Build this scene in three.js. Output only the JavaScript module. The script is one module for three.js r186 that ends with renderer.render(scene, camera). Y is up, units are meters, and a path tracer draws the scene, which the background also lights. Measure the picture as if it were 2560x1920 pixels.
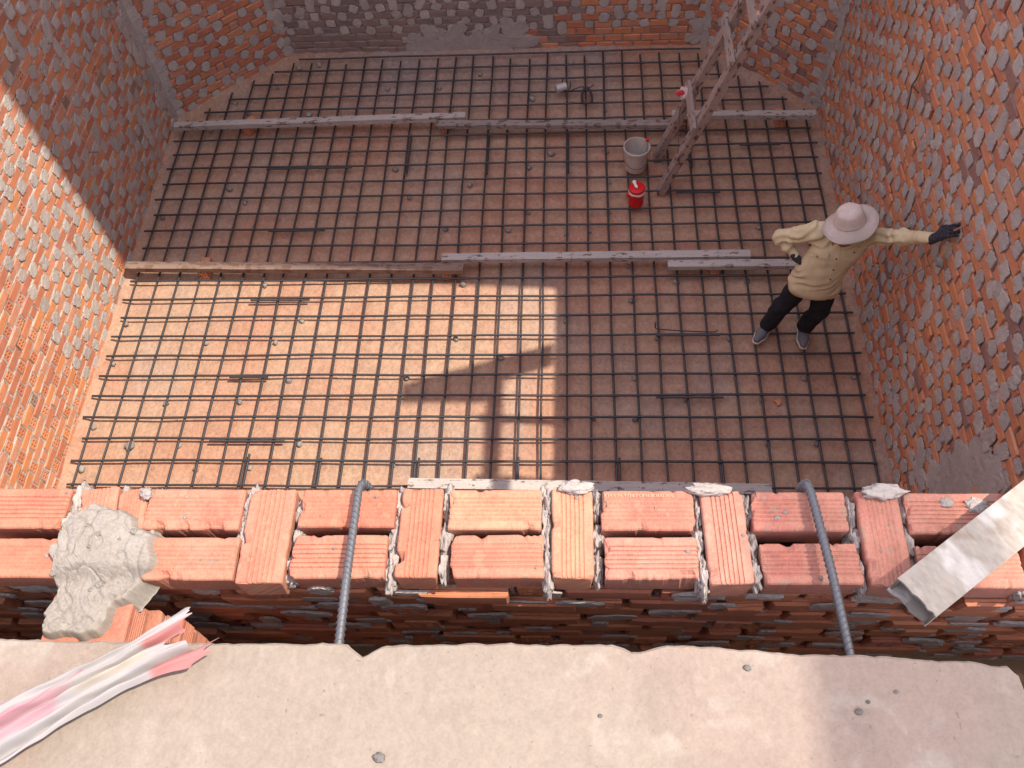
import * as THREE from 'three';
import { mergeGeometries, mergeVertices } from 'three/addons/utils/BufferGeometryUtils.js';
import { MarchingCubes } from 'three/addons/objects/MarchingCubes.js';
import { ImprovedNoise } from 'three/addons/math/ImprovedNoise.js';

// ---------------------------------------------------------------- camera, sky, sun, exposure
const V3 = (x, y, z) => new THREE.Vector3(x, y, z);
const scene = new THREE.Scene();
const F = 2200, PW = 2560, PH = 1920;                       // focal length in photo pixels
const EYE = V3(0, 6.294, 0);
const FWD = V3(-0.06565142, -0.85242596, -0.51870982), RGT = V3(0.99783996, -0.05728262, -0.03215752), UPV = V3(0.00230115, 0.51970057, -0.85434537);
const camera = new THREE.PerspectiveCamera(2 * Math.atan(PH / 2 / F) * 180 / Math.PI, PW / PH, 0.05, 600);
camera.position.copy(EYE);
camera.quaternion.setFromRotationMatrix(new THREE.Matrix4().makeBasis(RGT, UPV, FWD.clone().negate()));
scene.add(camera);

const COT = 0.555, SUNV = V3(COT, 1, 0.034);                // towards the sun, per metre of height
// bright milky tropical haze: pale everywhere, a little bluer overhead, thin uneven cloud
function skyTexture() {
  const w = 512, h = 256, d = new Float32Array(w * h * 4), N = new ImprovedNoise(), sd = SUNV.clone().normalize();
  for (let j = 0; j < h; j++) for (let i = 0; i < w; i++) {
    const el = ((j + 0.5) / h - 0.5) * Math.PI, az = ((i + 0.5) / w - 0.5) * 2 * Math.PI, y = Math.sin(el), x = Math.cos(el) * Math.cos(az), z = Math.cos(el) * Math.sin(az), e = Math.max(0, y);
    const c = 0.5 + 0.5 * N.noise(x * 3 + 9, y * 5 + 4, z * 3 + 2) + 0.25 * N.noise(x * 9, y * 12, z * 9), cl = Math.min(1, Math.max(0, c * 1.3 - 0.25)), k = (j * w + i) * 4, dn = y < 0 ? 0.45 : 1;
    const glow = 0.35 * Math.pow(Math.max(0, x * sd.x + y * sd.y + z * sd.z), 8);
    const base = [0.62 - 0.08 * e, 0.60 - 0.07 * e, 0.76 - 0.02 * e], cloud = [0.88, 0.82, 0.90];
    for (let q = 0; q < 3; q++) d[k + q] = SKYL * dn * (base[q] + (cloud[q] - base[q]) * cl + glow); d[k + 3] = 1;
  }
  const t = new THREE.DataTexture(d, w, h, THREE.RGBAFormat, THREE.FloatType); t.mapping = THREE.EquirectangularReflectionMapping; t.magFilter = t.minFilter = THREE.LinearFilter; t.needsUpdate = true; return t;
}
const SKYL = 1.45;
scene.background = skyTexture(); scene.environment = scene.background;
const sun = new THREE.DirectionalLight(new THREE.Color(1, 0.91, 0.77), 5.0);
sun.position.copy(SUNV.clone().multiplyScalar(14)); sun.target.position.set(-0.8, 0, -4); scene.add(sun); scene.add(sun.target);
sun.position.add(sun.target.position);
sun.castShadow = true; sun.shadow.mapSize.set(4096, 4096);
Object.assign(sun.shadow.camera, { left: -10, right: 10, top: 10, bottom: -10, near: 0.5, far: 60 });
const renderer = new THREE.WebGLRenderer({ antialias: true });
renderer.toneMapping = THREE.LinearToneMapping;
renderer.toneMappingExposure = 1.2;
renderer.shadowMap.enabled = true;

// ---------------------------------------------------------------- helpers
const FY = -0.055;                                           // pit floor level; the steel mat lies round y = 0
const TOP = 4.65;                                            // top of the pit walls
function ray(px, py) { return FWD.clone().addScaledVector(RGT, (px - PW / 2) / F).addScaledVector(UPV, -(py - PH / 2) / F); }
function atY(px, py, y) { const d = ray(px, py); return EYE.clone().addScaledVector(d, (y - EYE.y) / d.y); }
function atX(px, py, x) { const d = ray(px, py); return EYE.clone().addScaledVector(d, (x - EYE.x) / d.x); }
function project(p) { const d = p.clone().sub(EYE), z = d.dot(FWD); return [PW / 2 + F * d.dot(RGT) / z, PH / 2 - F * d.dot(UPV) / z, z]; }
const T0 = Date.now(), logT = t => console.log(t, Date.now() - T0);
function rng(s) { return () => { s |= 0; s = s + 0x6D2B79F5 | 0; let t = Math.imul(s ^ s >>> 15, 1 | s); t = t + Math.imul(t ^ t >>> 7, 61 | t) ^ t; return ((t ^ t >>> 14) >>> 0) / 4294967296; }; }
const R0 = rng(7);
const rnd = (a, b, r = R0) => a + (b - a) * r();
const PN = new ImprovedNoise(); const ns = (x, y, z = 0) => PN.noise(x + 31.7, y + 17.3, z + 5.1);
const clamp = (x, a = 0, b = 1) => Math.min(b, Math.max(a, x));
const sstep = (a, b, x) => { const t = clamp((x - a) / (b - a)); return t * t * (3 - 2 * t); };
const mix = (a, b, t) => a + (b - a) * t;
const names = {};
function uname(n) { const k = names[n] = (names[n] ?? -1) + 1; return k ? n + '_' + String(k).padStart(3, '0') : n; }
function tag(o, label, category, group, kind) { o.userData = { label, category }; if (group) o.userData.group = group; if (kind) o.userData.kind = kind; return o; }
function shadow(o) { o.traverse(m => { if (m.isMesh) { m.castShadow = m.receiveShadow = true; } }); return o; }
function mesh(name, geo, mat, parent) { const m = new THREE.Mesh(geo, mat); m.name = parent ? name : uname(name); m.castShadow = m.receiveShadow = true; (parent || scene).add(m); return m; }
function group(name, pos) { const g = new THREE.Group(); g.name = uname(name); if (pos) g.position.copy(pos); scene.add(g); return g; }
const flat = g => { const n = g.index ? g.toNonIndexed() : g; for (const k of Object.keys(n.attributes)) if (!['position', 'normal', 'uv', 'color'].includes(k)) n.deleteAttribute(k); return n; };

// tileable value noise for textures
const HASH = new Float32Array(65536); { const r = rng(99); for (let i = 0; i < 65536; i++) HASH[i] = r(); }
function vn(x, y, p, s = 0) {
  const xi = Math.floor(x), yi = Math.floor(y), fx = x - xi, fy = y - yi, m = a => ((a % p) + p) % p;
  const h = (i, j) => HASH[(m(i) * 197 + m(j) * 7919 + s * 1013) & 65535];
  const ux = fx * fx * (3 - 2 * fx), uy = fy * fy * (3 - 2 * fy);
  return mix(mix(h(xi, yi), h(xi + 1, yi), ux), mix(h(xi, yi + 1), h(xi + 1, yi + 1), ux), uy);
}
function fb(u, v, p, oct, s = 0) { let a = 0, w = 0.5, t = 0; for (let i = 0; i < oct; i++) { a += w * vn(u * p, v * p, p, s + i * 3); t += w; p *= 2; w *= 0.55; } return a / t; }
const toS = c => c <= 0.0031308 ? c * 12.92 : 1.055 * Math.pow(c, 1 / 2.4) - 0.055;
function tex(w, h, fn, srgb, rx = 1, ry = 1) {
  const d = new Uint8Array(w * h * 4);
  for (let j = 0; j < h; j++) for (let i = 0; i < w; i++) {
    const c = fn((i + 0.5) / w, (j + 0.5) / h), k = (j * w + i) * 4;
    for (let q = 0; q < 3; q++) { const x = clamp(Array.isArray(c) ? c[q] : c); d[k + q] = Math.round(255 * (srgb ? toS(x) : x)); }
    d[k + 3] = 255;
  }
  const t = new THREE.DataTexture(d, w, h, THREE.RGBAFormat);
  t.wrapS = t.wrapT = THREE.RepeatWrapping; t.magFilter = THREE.LinearFilter; t.minFilter = THREE.LinearMipmapLinearFilter; t.generateMipmaps = true;
  if (srgb) t.colorSpace = THREE.SRGBColorSpace;
  t.repeat.set(rx, ry); t.needsUpdate = true; return t;
}
const rgb = (r, g, b) => new THREE.Color().setRGB(r, g, b);
function std(c, o = {}) { return new THREE.MeshStandardMaterial({ color: c, roughness: 0.9, ...o }); }
logT('helpers');

// ---------------------------------------------------------------- textures and materials
const brickMap = tex(512, 512, (u, v) => {
  const a = fb(u, v, 6, 4, 1), b = fb(u, v, 48, 2, 5), dust = sstep(0.56, 0.75, fb(u, v, 10, 3, 9)) * 0.4, sp = vn(u * 128, v * 128, 128, 3) > 0.93 ? 0.8 : 1;
  const t = (0.72 + 0.3 * a + 0.16 * (b - 0.5)) * sp;
  return [mix(t, 0.98, dust * 0.45), mix(t, 1.0, dust * 0.7), mix(t, 1.0, dust * 0.85)];
}, true, 1 / 0.64, 1 / 0.64);
const grooveBump = tex(512, 128, (u, v) => {
  const k = v > 0.14 && v < 0.86 ? 0.5 + 0.5 * Math.cos((v - 0.14) / 0.72 * 7 * Math.PI * 2) : 1;
  return 0.75 * sstep(0.05, 0.6, k) + 0.25 * fb(u, v, 32, 2, 2);
}, false, 1 / 0.64, 1 / 0.08);
const roughBump = tex(512, 512, (u, v) => fb(u, v, 12, 5, 21), false, 1 / 0.3, 1 / 0.3);
const mortarMap = tex(512, 512, (u, v) => {
  const a = fb(u, v, 5, 4, 31), g = fb(u, v, 90, 2, 37), pit = vn(u * 100, v * 100, 100, 41) > 0.95 ? 0.72 : 1;
  const t = (0.78 + 0.26 * a + 0.3 * (g - 0.5)) * pit; return [t, t * (0.985 + 0.02 * a), t * (0.96 + 0.04 * a)];
}, true, 1 / 0.35, 1 / 0.35);
const BC = [[.71, .285, .15], [.66, .245, .125], [.73, .32, .18], [.62, .225, .125], [.68, .31, .195], [.58, .215, .13], [.74, .295, .13]];
const brickMats = BC.map(c => std(rgb(...c), { map: brickMap, bumpMap: grooveBump, bumpScale: 0.0025, roughness: 0.88 }));
const stainMats = [[.34, .245, .215], [.30, .225, .21], [.40, .24, .18], [.36, .19, .15]].map(c => std(rgb(...c), { map: brickMap, bumpMap: grooveBump, bumpScale: 0.002, roughness: 0.92 }));
const allBrick = [...brickMats, ...stainMats], allBC = [...BC, [.34, .245, .215], [.30, .225, .21], [.40, .24, .18], [.36, .19, .15]];
const brickRest = std(rgb(1, 1, 1), { map: brickMap, bumpMap: grooveBump, bumpScale: 0.0025, vertexColors: true });
const MC = [[.48, .43, .40], [.45, .40, .375], [.51, .46, .425], [.43, .38, .355]];
const mortarMats = MC.map(c => std(rgb(...c), { map: mortarMap, bumpMap: roughBump, bumpScale: 0.004, roughness: 0.95 }));
const mortarRest = std(rgb(1, 1, 1), { map: mortarMap, bumpMap: roughBump, bumpScale: 0.004, vertexColors: true });
const jointMat = std(rgb(.36, .285, .245), { map: mortarMap, bumpMap: roughBump, bumpScale: 0.008 });
const jointPale = std(rgb(.54, .465, .415), { map: mortarMap, bumpMap: roughBump, bumpScale: 0.008 });
const upperMat = std(rgb(.48, .26, .19), { map: mortarMap, roughness: 0.95 });
const crackN = (u, v, p, s) => Math.abs(fb(u, v, p, 3, s) - 0.5);
const topMap = tex(768, 768, (u, v) => {
  const a = fb(u, v, 8, 4, 101), b = fb(u, v, 140, 2, 105), fl = sstep(0.5, 0.7, fb(u, v, 5, 3, 109)), dust = sstep(0.5, 0.7, fb(u, v, 14, 4, 113)), grey = sstep(0.66, 0.72, fb(u, v, 22, 4, 117)), st = fb(u * 0.25, v, 40, 2, 121);
  let t = 0.80 + 0.16 * (a - 0.5) + 0.30 * (b - 0.5) + 0.12 * (st - 0.5); if (vn(u * 330, v * 330, 330, 3) > 0.965) t *= 0.62;
  let c = [t, t * (1 - 0.12 * fl), t * (1 - 0.10 * fl)]; c = c.map((q, i) => mix(q, [1, 1, 1][i], dust * 0.32)); c = c.map((q, i) => mix(q, [.62, 1.0, 1.0][i], grey * 0.6)); return c;
}, true, 1 / 0.5, 1 / 0.5);
const topBump = tex(512, 512, (u, v) => 0.5 * fb(u, v, 30, 4, 131) + 0.3 * vn(u * 170, v * 170, 170, 2) + 0.2 * sstep(0.0, 0.03, crackN(u, v, 9, 141)), false, 1 / 0.3, 1 / 0.3);
const topBrickMats = [[.58, .228, .142], [.60, .252, .165], [.63, .305, .19], [.56, .232, .158], [.59, .262, .19]].map(c => std(rgb(...c), { map: topMap, bumpMap: topBump, bumpScale: 0.0016, roughness: 0.9 }));
const rebarMat = std(rgb(.065, .064, .072), { metalness: 0.3, roughness: 0.45, map: mortarMap });
const rodMat = std(rgb(.17, .175, .195), { metalness: 0.5, roughness: 0.5, map: mortarMap });
const wireMat = std(rgb(.09, .075, .07), { roughness: 0.7 });
const stoneMats = [[.30, .285, .27], [.25, .23, .215], [.36, .335, .305]].map(c => std(rgb(...c), { map: mortarMap, bumpMap: roughBump, bumpScale: 0.004 }));
function woodTex(s, dark, pale, splat) {
  return tex(1024, 128, (u, v) => {
    const g = fb(u * 1, v, 8, 2, s) * 0.5 + vn(u * 16, v * 64, 64, s + 2) * 0.5, sp = sstep(0.5 - splat * 0.25, 0.62 - splat * 0.2, fb(u, v * 0.25, 24, 4, s + 7)), dk = vn(u * 160, v * 30, 200, s + 5) * 0.6 + vn(u * 47, v * 9, 200, s + 8) * 0.4 > 0.83 ? 0.5 : 1;
    return [0, 1, 2].map(i => mix(dark[i] * (0.7 + 0.6 * g), pale[i] * (0.8 + 0.35 * g), sp * splat) * dk);
  }, true, 1 / 1.3, 1 / 0.16);
}
const woodPale = std(rgb(1, 1, 1), { map: woodTex(50, [.16, .115, .09], [.46, .415, .385], 1.0), bumpMap: roughBump, bumpScale: 0.004 });
const woodMid = std(rgb(1, 1, 1), { map: woodTex(60, [.13, .095, .075], [.35, .30, .275], 0.75), bumpMap: roughBump, bumpScale: 0.004 });
const woodBrown = std(rgb(1, 1, 1), { map: woodTex(70, [.17, .10, .072], [.30, .22, .18], 0.55), bumpMap: roughBump, bumpScale: 0.004 });
const woodLadder = std(rgb(.86, .78, .74), { map: woodTex(80, [.15, .09, .065], [.42, .345, .31], 0.95), bumpMap: roughBump, bumpScale: 0.004 });
logT('materials');

// ---------------------------------------------------------------- floor and ground
const PIT = [[-4.15, -0.62], [-4.18, -7.2], [-3.075, -8.175], [1.43, -8.145], [2.50, -7.13], [2.46, -0.62]];
{
  const X0 = -4.4, X1 = 2.75, Z0 = -8.4, Z1 = -0.5, NX = 150, NZ = 166;
  const map = tex(1280, 1280, (u0, v0) => {
    const x = mix(X0, X1, u0), z = mix(Z0, Z1, v0), u = u0 + 0.02 * (vn(u0 * 12, v0 * 12, 12, 5) - 0.5), v = v0 + 0.02 * (vn(u0 * 12, v0 * 12, 12, 9) - 0.5), gn = vn(u0 * 1100, v0 * 1100, 1100, 29), g2 = vn(u0 * 420, v0 * 420, 420, 33);
    const a = fb(u, v, 7, 5, 3), b = fb(u, v, 20, 4, 13), f = fb(u, v, 150, 2, 23), red = sstep(0.42, 0.66, a), tan = sstep(0.45, 0.62, b), grey = sstep(0.55, 0.72, fb(u, v, 9, 4, 43));
    let c = [.44, .265, .182];
    c = c.map((q, i) => mix(q, [.46, .225, .145][i], red * 0.5));
    c = c.map((q, i) => mix(q, [.43, .295, .20][i], 0.5 * tan));
    const gb = sstep(-6.9, -7.7, z) * sstep(-2.6, -1.8, x) * (1 - sstep(0.2, 0.9, x)); c = c.map((q, i) => mix(q, [.36, .285, .255][i], clamp(grey * 0.3 + gb * 0.55)));
    const k = 0.88 + 0.22 * (f - 0.5) + 0.12 * (b - 0.4) + 0.24 * (gn - 0.5) + 0.22 * (g2 - 0.5); const sp = vn(u * 900, v * 900, 900, 7); const spk = sp > 0.965 ? 1.25 : sp < 0.03 ? 0.72 : 1;
    return c.map(q => q * k * spk);
  }, true);
  const bump = tex(1024, 1024, (u, v) => 0.6 * fb(u, v, 40, 4, 61) + 0.4 * fb(u, v, 200, 2, 67), false, 1, 1);
  bump.repeat.set(2, 2);
  const g = new THREE.PlaneGeometry(X1 - X0, Z1 - Z0, NX, NZ).rotateX(-Math.PI / 2).translate((X0 + X1) / 2, FY, (Z0 + Z1) / 2);
  const p = g.attributes.position, uv = g.attributes.uv;
  for (let i = 0; i < p.count; i++) {
    const x = p.getX(i), z = p.getZ(i);
    let y = FY - 0.004 + 0.012 * ns(x * 1.1, z * 1.1) + 0.006 * ns(x * 5, z * 5, 3);
    const e = Math.min(x + 4.16, 2.47 - x, z + 8.15, (x + 4.18) * 0.66 + (z + 7.2) * 0.75, (2.5 - x) * 0.69 + (z + 7.13) * 0.727);
    const w = 0.13 + 0.05 * ns(x * 2, z * 2, 9); if (e < w) y += 0.035 * sstep(w, 0.0, e) * (1 + 0.8 * ns(x * 9, z * 9, 4));
    p.setY(i, y); uv.setXY(i, (x - X0) / (X1 - X0), (z - Z0) / (Z1 - Z0));
  }
  g.computeVertexNormals();
  const m = mesh('pit_floor', g, std(rgb(1, 1, 1), { map, bumpMap: bump, bumpScale: 0.010, roughness: 0.97 }));
  tag(m, 'bare reddish earth floor of the pit under the steel mat', 'floor', null, 'structure');
  // ground round the pit, outside the frame
  const s = new THREE.Shape([[-200, -200], [200, -200], [200, 200], [-200, 200]].map(a => new THREE.Vector2(a[0], -a[1])));
  const hole = new THREE.Path([[-4.34, -0.3], [-4.37, -7.3], [-3.15, -8.36], [1.51, -8.33], [2.69, -7.2], [2.65, -0.3]].map(a => new THREE.Vector2(a[0], -a[1]))); s.holes.push(hole);
  const gg = new THREE.ShapeGeometry(s).rotateX(-Math.PI / 2).translate(0, 4.52, 0);
  tag(mesh('ground', gg, std(rgb(.33, .24, .17), { map: mortarMap })), 'bare earth ground round the pit', 'ground', null, 'structure');
  // earth side and bottom of the narrow trench between the open-topped wall and the slab
  const e1 = new THREE.BoxGeometry(9, 2.4, 0.3).translate(0, 3.3, -0.14), e2 = new THREE.BoxGeometry(9, 0.1, 0.6).translate(0, 3.1, -0.42);
  tag(mesh('earth_bank', mergeGeometries([flat(e1), flat(e2)]), std(rgb(.33, .24, .17), { map: mortarMap })), 'dark earth bank of the narrow trench under the slab edge', 'earth', null, 'structure');
}
logT('floor');

// ---------------------------------------------------------------- brick pieces
class Geo {
  constructor(uvf) { this.p = []; this.u = []; this.uvf = uvf || (v => [v.x + v.z, v.y + v.z]); }
  tri(...v) { for (const a of v) { this.p.push(a.x, a.y, a.z); const [s, t] = this.uvf(a); this.u.push(s, t); } return this; }
  quad(a, b, c, d) { return this.tri(a, b, c).tri(a, c, d); }
  build() { const g = new THREE.BufferGeometry(); g.setAttribute('position', new THREE.Float32BufferAttribute(this.p, 3)); g.setAttribute('uv', new THREE.Float32BufferAttribute(this.u, 2)); g.computeVertexNormals(); return g; }
}
const BL = 0.184, BH = 0.073, BW = 0.080, JT = 0.015, CH = BH + JT;
// one wall brick: front face at z = 0, chamfered uneven rim, sides running back
function brickGeo(l, h, r, d = 0.06) {
  const ou = Math.floor(r() * 8) * 0.08 + r() * 0.3, ov = Math.floor(r() * 8) * 0.08, j = () => (r() - 0.5) * 0.005, c = 0.004 + r() * 0.004;
  const G = new Geo(v => [v.x + ou, v.y + h / 2 + v.z + ov]);
  const n = 3, rim = [], top = [];                            // n points along each long side keep the rim uneven
  const ring = [];
  for (let i = 0; i <= n; i++) ring.push([-l / 2 + l * i / n, -h / 2]);
  for (let i = 0; i <= n; i++) ring.push([l / 2 - l * i / n, h / 2]);
  for (const [x, y] of ring) {
    const jx = j(), jy = j(); const sx = Math.sign(x), sy = Math.sign(y), end = Math.abs(x) > l / 2 - 1e-4;
    rim.push(V3(x + jx * (end ? 1 : 0), y + jy * 0.6, -c)); top.push(V3(x + jx * (end ? 1 : 0) - (end ? sx * c : 0), y + jy * 0.6 - sy * c, (r() - 0.5) * 0.002));
  }
  const N = ring.length;
  for (let i = 0; i < n; i++) G.quad(top[i], top[i + 1], top[N - 2 - i], top[N - 1 - i]);
  for (let i = 0; i < N; i++) { const k = (i + 1) % N, a = rim[i], b = rim[k]; G.quad(a, b, top[k], top[i]); G.quad(a.clone().setZ(-d), b.clone().setZ(-d), b, a); }
  return G.build();
}
function holeGeo(l, h, r, d = 0.112) {                        // brick end with its four round holes open
  const s = new THREE.Shape([V3(-l / 2, -h / 2), V3(l / 2, -h / 2), V3(l / 2, h / 2), V3(-l / 2, h / 2)].map(v => new THREE.Vector2(v.x + (r() - .5) * .005, v.y + (r() - .5) * .004)));
  for (const sx of [-1, 1]) for (const sy of [-1, 1]) { const p = new THREE.Path(); const q = [], rr = h * rnd(0.165, 0.19, r); for (let k = 0; k < 7; k++) q.push(new THREE.Vector2(sx * l * 0.21 + rr * Math.cos(-k / 7 * 6.283), sy * h * 0.21 + rr * Math.sin(-k / 7 * 6.283))); p.setFromPoints(q); s.holes.push(p); }
  const g = new THREE.ExtrudeGeometry(s, { depth: d, bevelEnabled: false, steps: 1 }).translate(0, 0, -d);
  return flat(g);
}
function dabGeo(r, ragged = 1) {                              // a flat ragged pat of mortar, unit radius, thickness in metres
  const n = 26, ph = r() * 50, G = new Geo(v => [v.x * 0.06 + ph, v.y * 0.06 + ph * 0.7]);
  const a = [], b = [], c = []; const sq = 0.16 + r() * 0.16, lean = (r() - 0.5) * 0.3;
  for (let i = 0; i < n; i++) {
    const t = i / n * Math.PI * 2, sqr = 1 + sq * (1 - Math.pow(Math.abs(Math.cos(2 * t)), 0.7)) - sq * 0.4;
    const w = sqr * (1 + 0.13 * ns(Math.cos(t) * 1.3 + ph, Math.sin(t) * 1.3, 1) + ragged * (0.08 * (r() - 0.5) + 0.13 * ns(Math.cos(t) * 3.5 + ph, Math.sin(t) * 3.5, 2)));
    const x = Math.cos(t) * w + lean * Math.sin(t) * w * 0.3, y = Math.sin(t) * w;
    a.push(V3(x, y, -0.004)); b.push(V3(x * 0.99, y * 0.99, 0.003 + 0.006 * r())); c.push(V3(x * 0.72, y * 0.72, 0.0075 + 0.004 * ns(x * 3 + ph, y * 3, 7)));
  }
  const o = V3(0, 0, 0.008);
  for (let i = 0; i < n; i++) { const k = (i + 1) % n; G.quad(a[i], a[k], b[k], b[i]); G.quad(b[i], b[k], c[k], c[i]); G.tri(c[i], c[k], o); }
  return G.build();
}
const gr = rng(11);
const stretchers = Array.from({ length: 8 }, () => brickGeo(BL, BH, gr)), headers = Array.from({ length: 5 }, () => brickGeo(BW, BH, gr)), holed = Array.from({ length: 4 }, () => holeGeo(BW, BH, gr));
const dabs = Array.from({ length: 14 }, () => dabGeo(gr));
function tinted(g, c, m) { const q = g.clone().applyMatrix4(m); const n = q.attributes.position.count, a = new Float32Array(n * 3); for (let i = 0; i < n; i++) a.set(c, i * 3); q.setAttribute('color', new THREE.Float32BufferAttribute(a, 3)); return q; }
const MAT4 = (x, y, z, sx = 1, sy = 1, sz = 1, rz = 0) => new THREE.Matrix4().compose(V3(x, y, z), new THREE.Quaternion().setFromAxisAngle(V3(0, 0, 1), rz), V3(sx, sy, sz));
// pieces: {geo, m(atrix local), mi (material index), size} -> the 300 that show largest become parts, the rest one part
function place(parent, name, pieces, mats, cols, restMat, most = 300) {
  parent.updateMatrixWorld(true);
  for (const q of pieces) {
    const w = V3().setFromMatrixPosition ? new THREE.Vector3().setFromMatrixPosition(q.m).applyMatrix4(parent.matrixWorld) : 0;
    const [x, y, z] = project(w); q.s = (x > -60 && x < PW + 60 && y > -60 && y < PH + 60 && z > 0 ? 1 : 0.001) * q.area / (z * z);
  }
  pieces.sort((a, b) => b.s - a.s);
  const rest = [];
  pieces.forEach((q, i) => {
    if (i < most && q.s > 1e-7) { const o = mesh(name, q.geo, mats[q.mi], parent); q.m.decompose(o.position, o.quaternion, o.scale); o.name = i ? name + '_' + String(i).padStart(3, '0') : name; }
    else rest.push(tinted(q.geo, cols[q.mi], q.m));
  });
  if (rest.length) { const o = mesh(name + '_field', mergeGeometries(rest), restMat, parent); o.userData.kind = 'stuff'; }
}
function courses(L, rows, y0, r, opt) {                       // Flemish bond: stretcher, header, stretcher ...
  const bricks = [], pats = [];
  for (let k = 0; k < rows; k++) {
    const y = y0 + (k + 0.5) * CH, plain = k < (opt.plain || 0), per = plain ? BL + JT : BL + BW + 2 * JT;
    let x = -rnd(0, 0.03, r) - (k % 2 ? per / 2 : 0) - (plain ? 0 : 0.02) , st = true;
    while (x < L) {
      const l = st || plain ? BL : BW, x0 = Math.max(x, 0.0), x1 = Math.min(x + l, L), w = x1 - x0; const cx = (x0 + x1) / 2;
      if (w > 0.03) {
        const full = Math.abs(w - l) < 1e-6, z = rnd(-0.004, 0.004, r) + (opt.z ? opt.z(cx, y, r) : 0), kind = !st && !plain ? opt.head(cx, y, r) : 's';
        if (kind !== 'none') {
          const geo = kind === 's' ? stretchers[Math.floor(r() * 8)] : kind === 'holes' ? holed[Math.floor(r() * 4)] : headers[Math.floor(r() * 5)];
          bricks.push({ geo, w, open: kind === 'holes', mi: opt.mat(cx, y, r), area: w * BH, m: MAT4(cx, y + rnd(-0.003, 0.003, r), z, full ? rnd(0.98, 1.0, r) : w / l, rnd(0.96, 1.02, r), 1, rnd(-0.012, 0.012, r)) });
        }
        if (kind === 'dab' && w > 0.05) {
          const el = r() < 0.07 ? 1.7 : 1, s = rnd(0.049, 0.061, r) * (opt.ds || 1);
          pats.push({ geo: dabs[Math.floor(r() * dabs.length)], mi: Math.floor(r() * 4), area: 0.011 * el, m: MAT4(cx + rnd(-0.008, 0.008, r), y - (el > 1 ? CH * 0.45 : rnd(-0.004, 0.008, r)), z + 0.001, s * rnd(0.92, 1.1, r), s * el * rnd(0.9, 1.08, r), rnd(0.5, 0.95, r), rnd(-0.5, 0.5, r)) });
        }
      }
      x += l + JT; st = !st;
    }
  }
  return { bricks, pats };
}
function joints(bricks, r, depth = 0.011) {                   // uneven bed of mortar squeezed in round every brick
  const G = new Geo(v => [v.x, v.y]);
  for (const b of bricks) {
    const m = b.m.elements, cx = m[12], cy = m[13], w = b.w / 2, h = BH / 2, o = JT / 2 + 0.0015, z = () => -depth + rnd(-0.005, 0.005, r) + m[14] * 0.5;
    const I = [V3(cx - w + 0.004, cy - h + 0.004, -depth - 0.012), V3(cx + w - 0.004, cy - h + 0.004, -depth - 0.012), V3(cx + w - 0.004, cy + h - 0.004, -depth - 0.012), V3(cx - w + 0.004, cy + h - 0.004, -depth - 0.012)];
    const B = [V3(cx - w, cy - h, z()), V3(cx + w, cy - h, z()), V3(cx + w, cy + h, z()), V3(cx - w, cy + h, z())], O = [V3(cx - w - o, cy - h - o, z()), V3(cx + w + o, cy - h - o, z()), V3(cx + w + o, cy + h + o, z()), V3(cx - w - o, cy + h + o, z())];
    for (let i = 0; i < 4; i++) { const k = (i + 1) % 4; G.quad(O[i], O[k], B[k], B[i]); if (b.open) continue; G.quad(B[i], B[k], I[k], I[i]); }
  }
  return G.build();
}
function wall(label, A, B, rows, seed, opt) {
  const d = V3(B[0] - A[0], 0, B[1] - A[1]), L = d.length(); d.normalize();
  const g = group('brick_wall', V3(A[0], FY, A[1])); g.rotation.y = Math.atan2(-d.z, d.x);
  tag(g, label, 'brick wall', 'walls of the pit');
  const H = TOP - FY, hb = rows * CH, ext = 0.16;
  mesh('mortar_core', new THREE.BoxGeometry(L + 0.02, hb + 0.02, 0.07).translate(L / 2, hb / 2 - 0.01, -0.035 - 0.118), opt.joint || jointMat, g);
  mesh('upper_courses', new THREE.BoxGeometry(L + ext, H - hb - 0.012, 0.19).translate(L / 2, (H + hb + 0.012) / 2, -0.095), upperMat, g);
  const r = rng(seed), { bricks, pats } = courses(L, rows, 0, r, opt);
  mesh('mortar_joints', joints(bricks, r, opt.jd || 0.009), opt.joint || jointMat, g).userData.kind = 'stuff';
  if (opt.extra) opt.extra(pats, r, L);
  place(g, 'brick', bricks, allBrick, allBC, brickRest);
  place(g, 'mortar_dab', pats, mortarMats, MC, mortarRest);
  return g;
}
const pick = (r, a) => a[Math.floor(r() * a.length)];
const extraDab = (pats, r, x, y, sx, sy, mi) => pats.push({ geo: pick(r, dabs), mi: mi ?? Math.floor(r() * 4), area: sx * sy * 3, m: MAT4(x, y, rnd(0.001, 0.006, r), sx, sy, rnd(0.7, 1.2, r), rnd(-1.5, 1.5, r)) });

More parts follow.
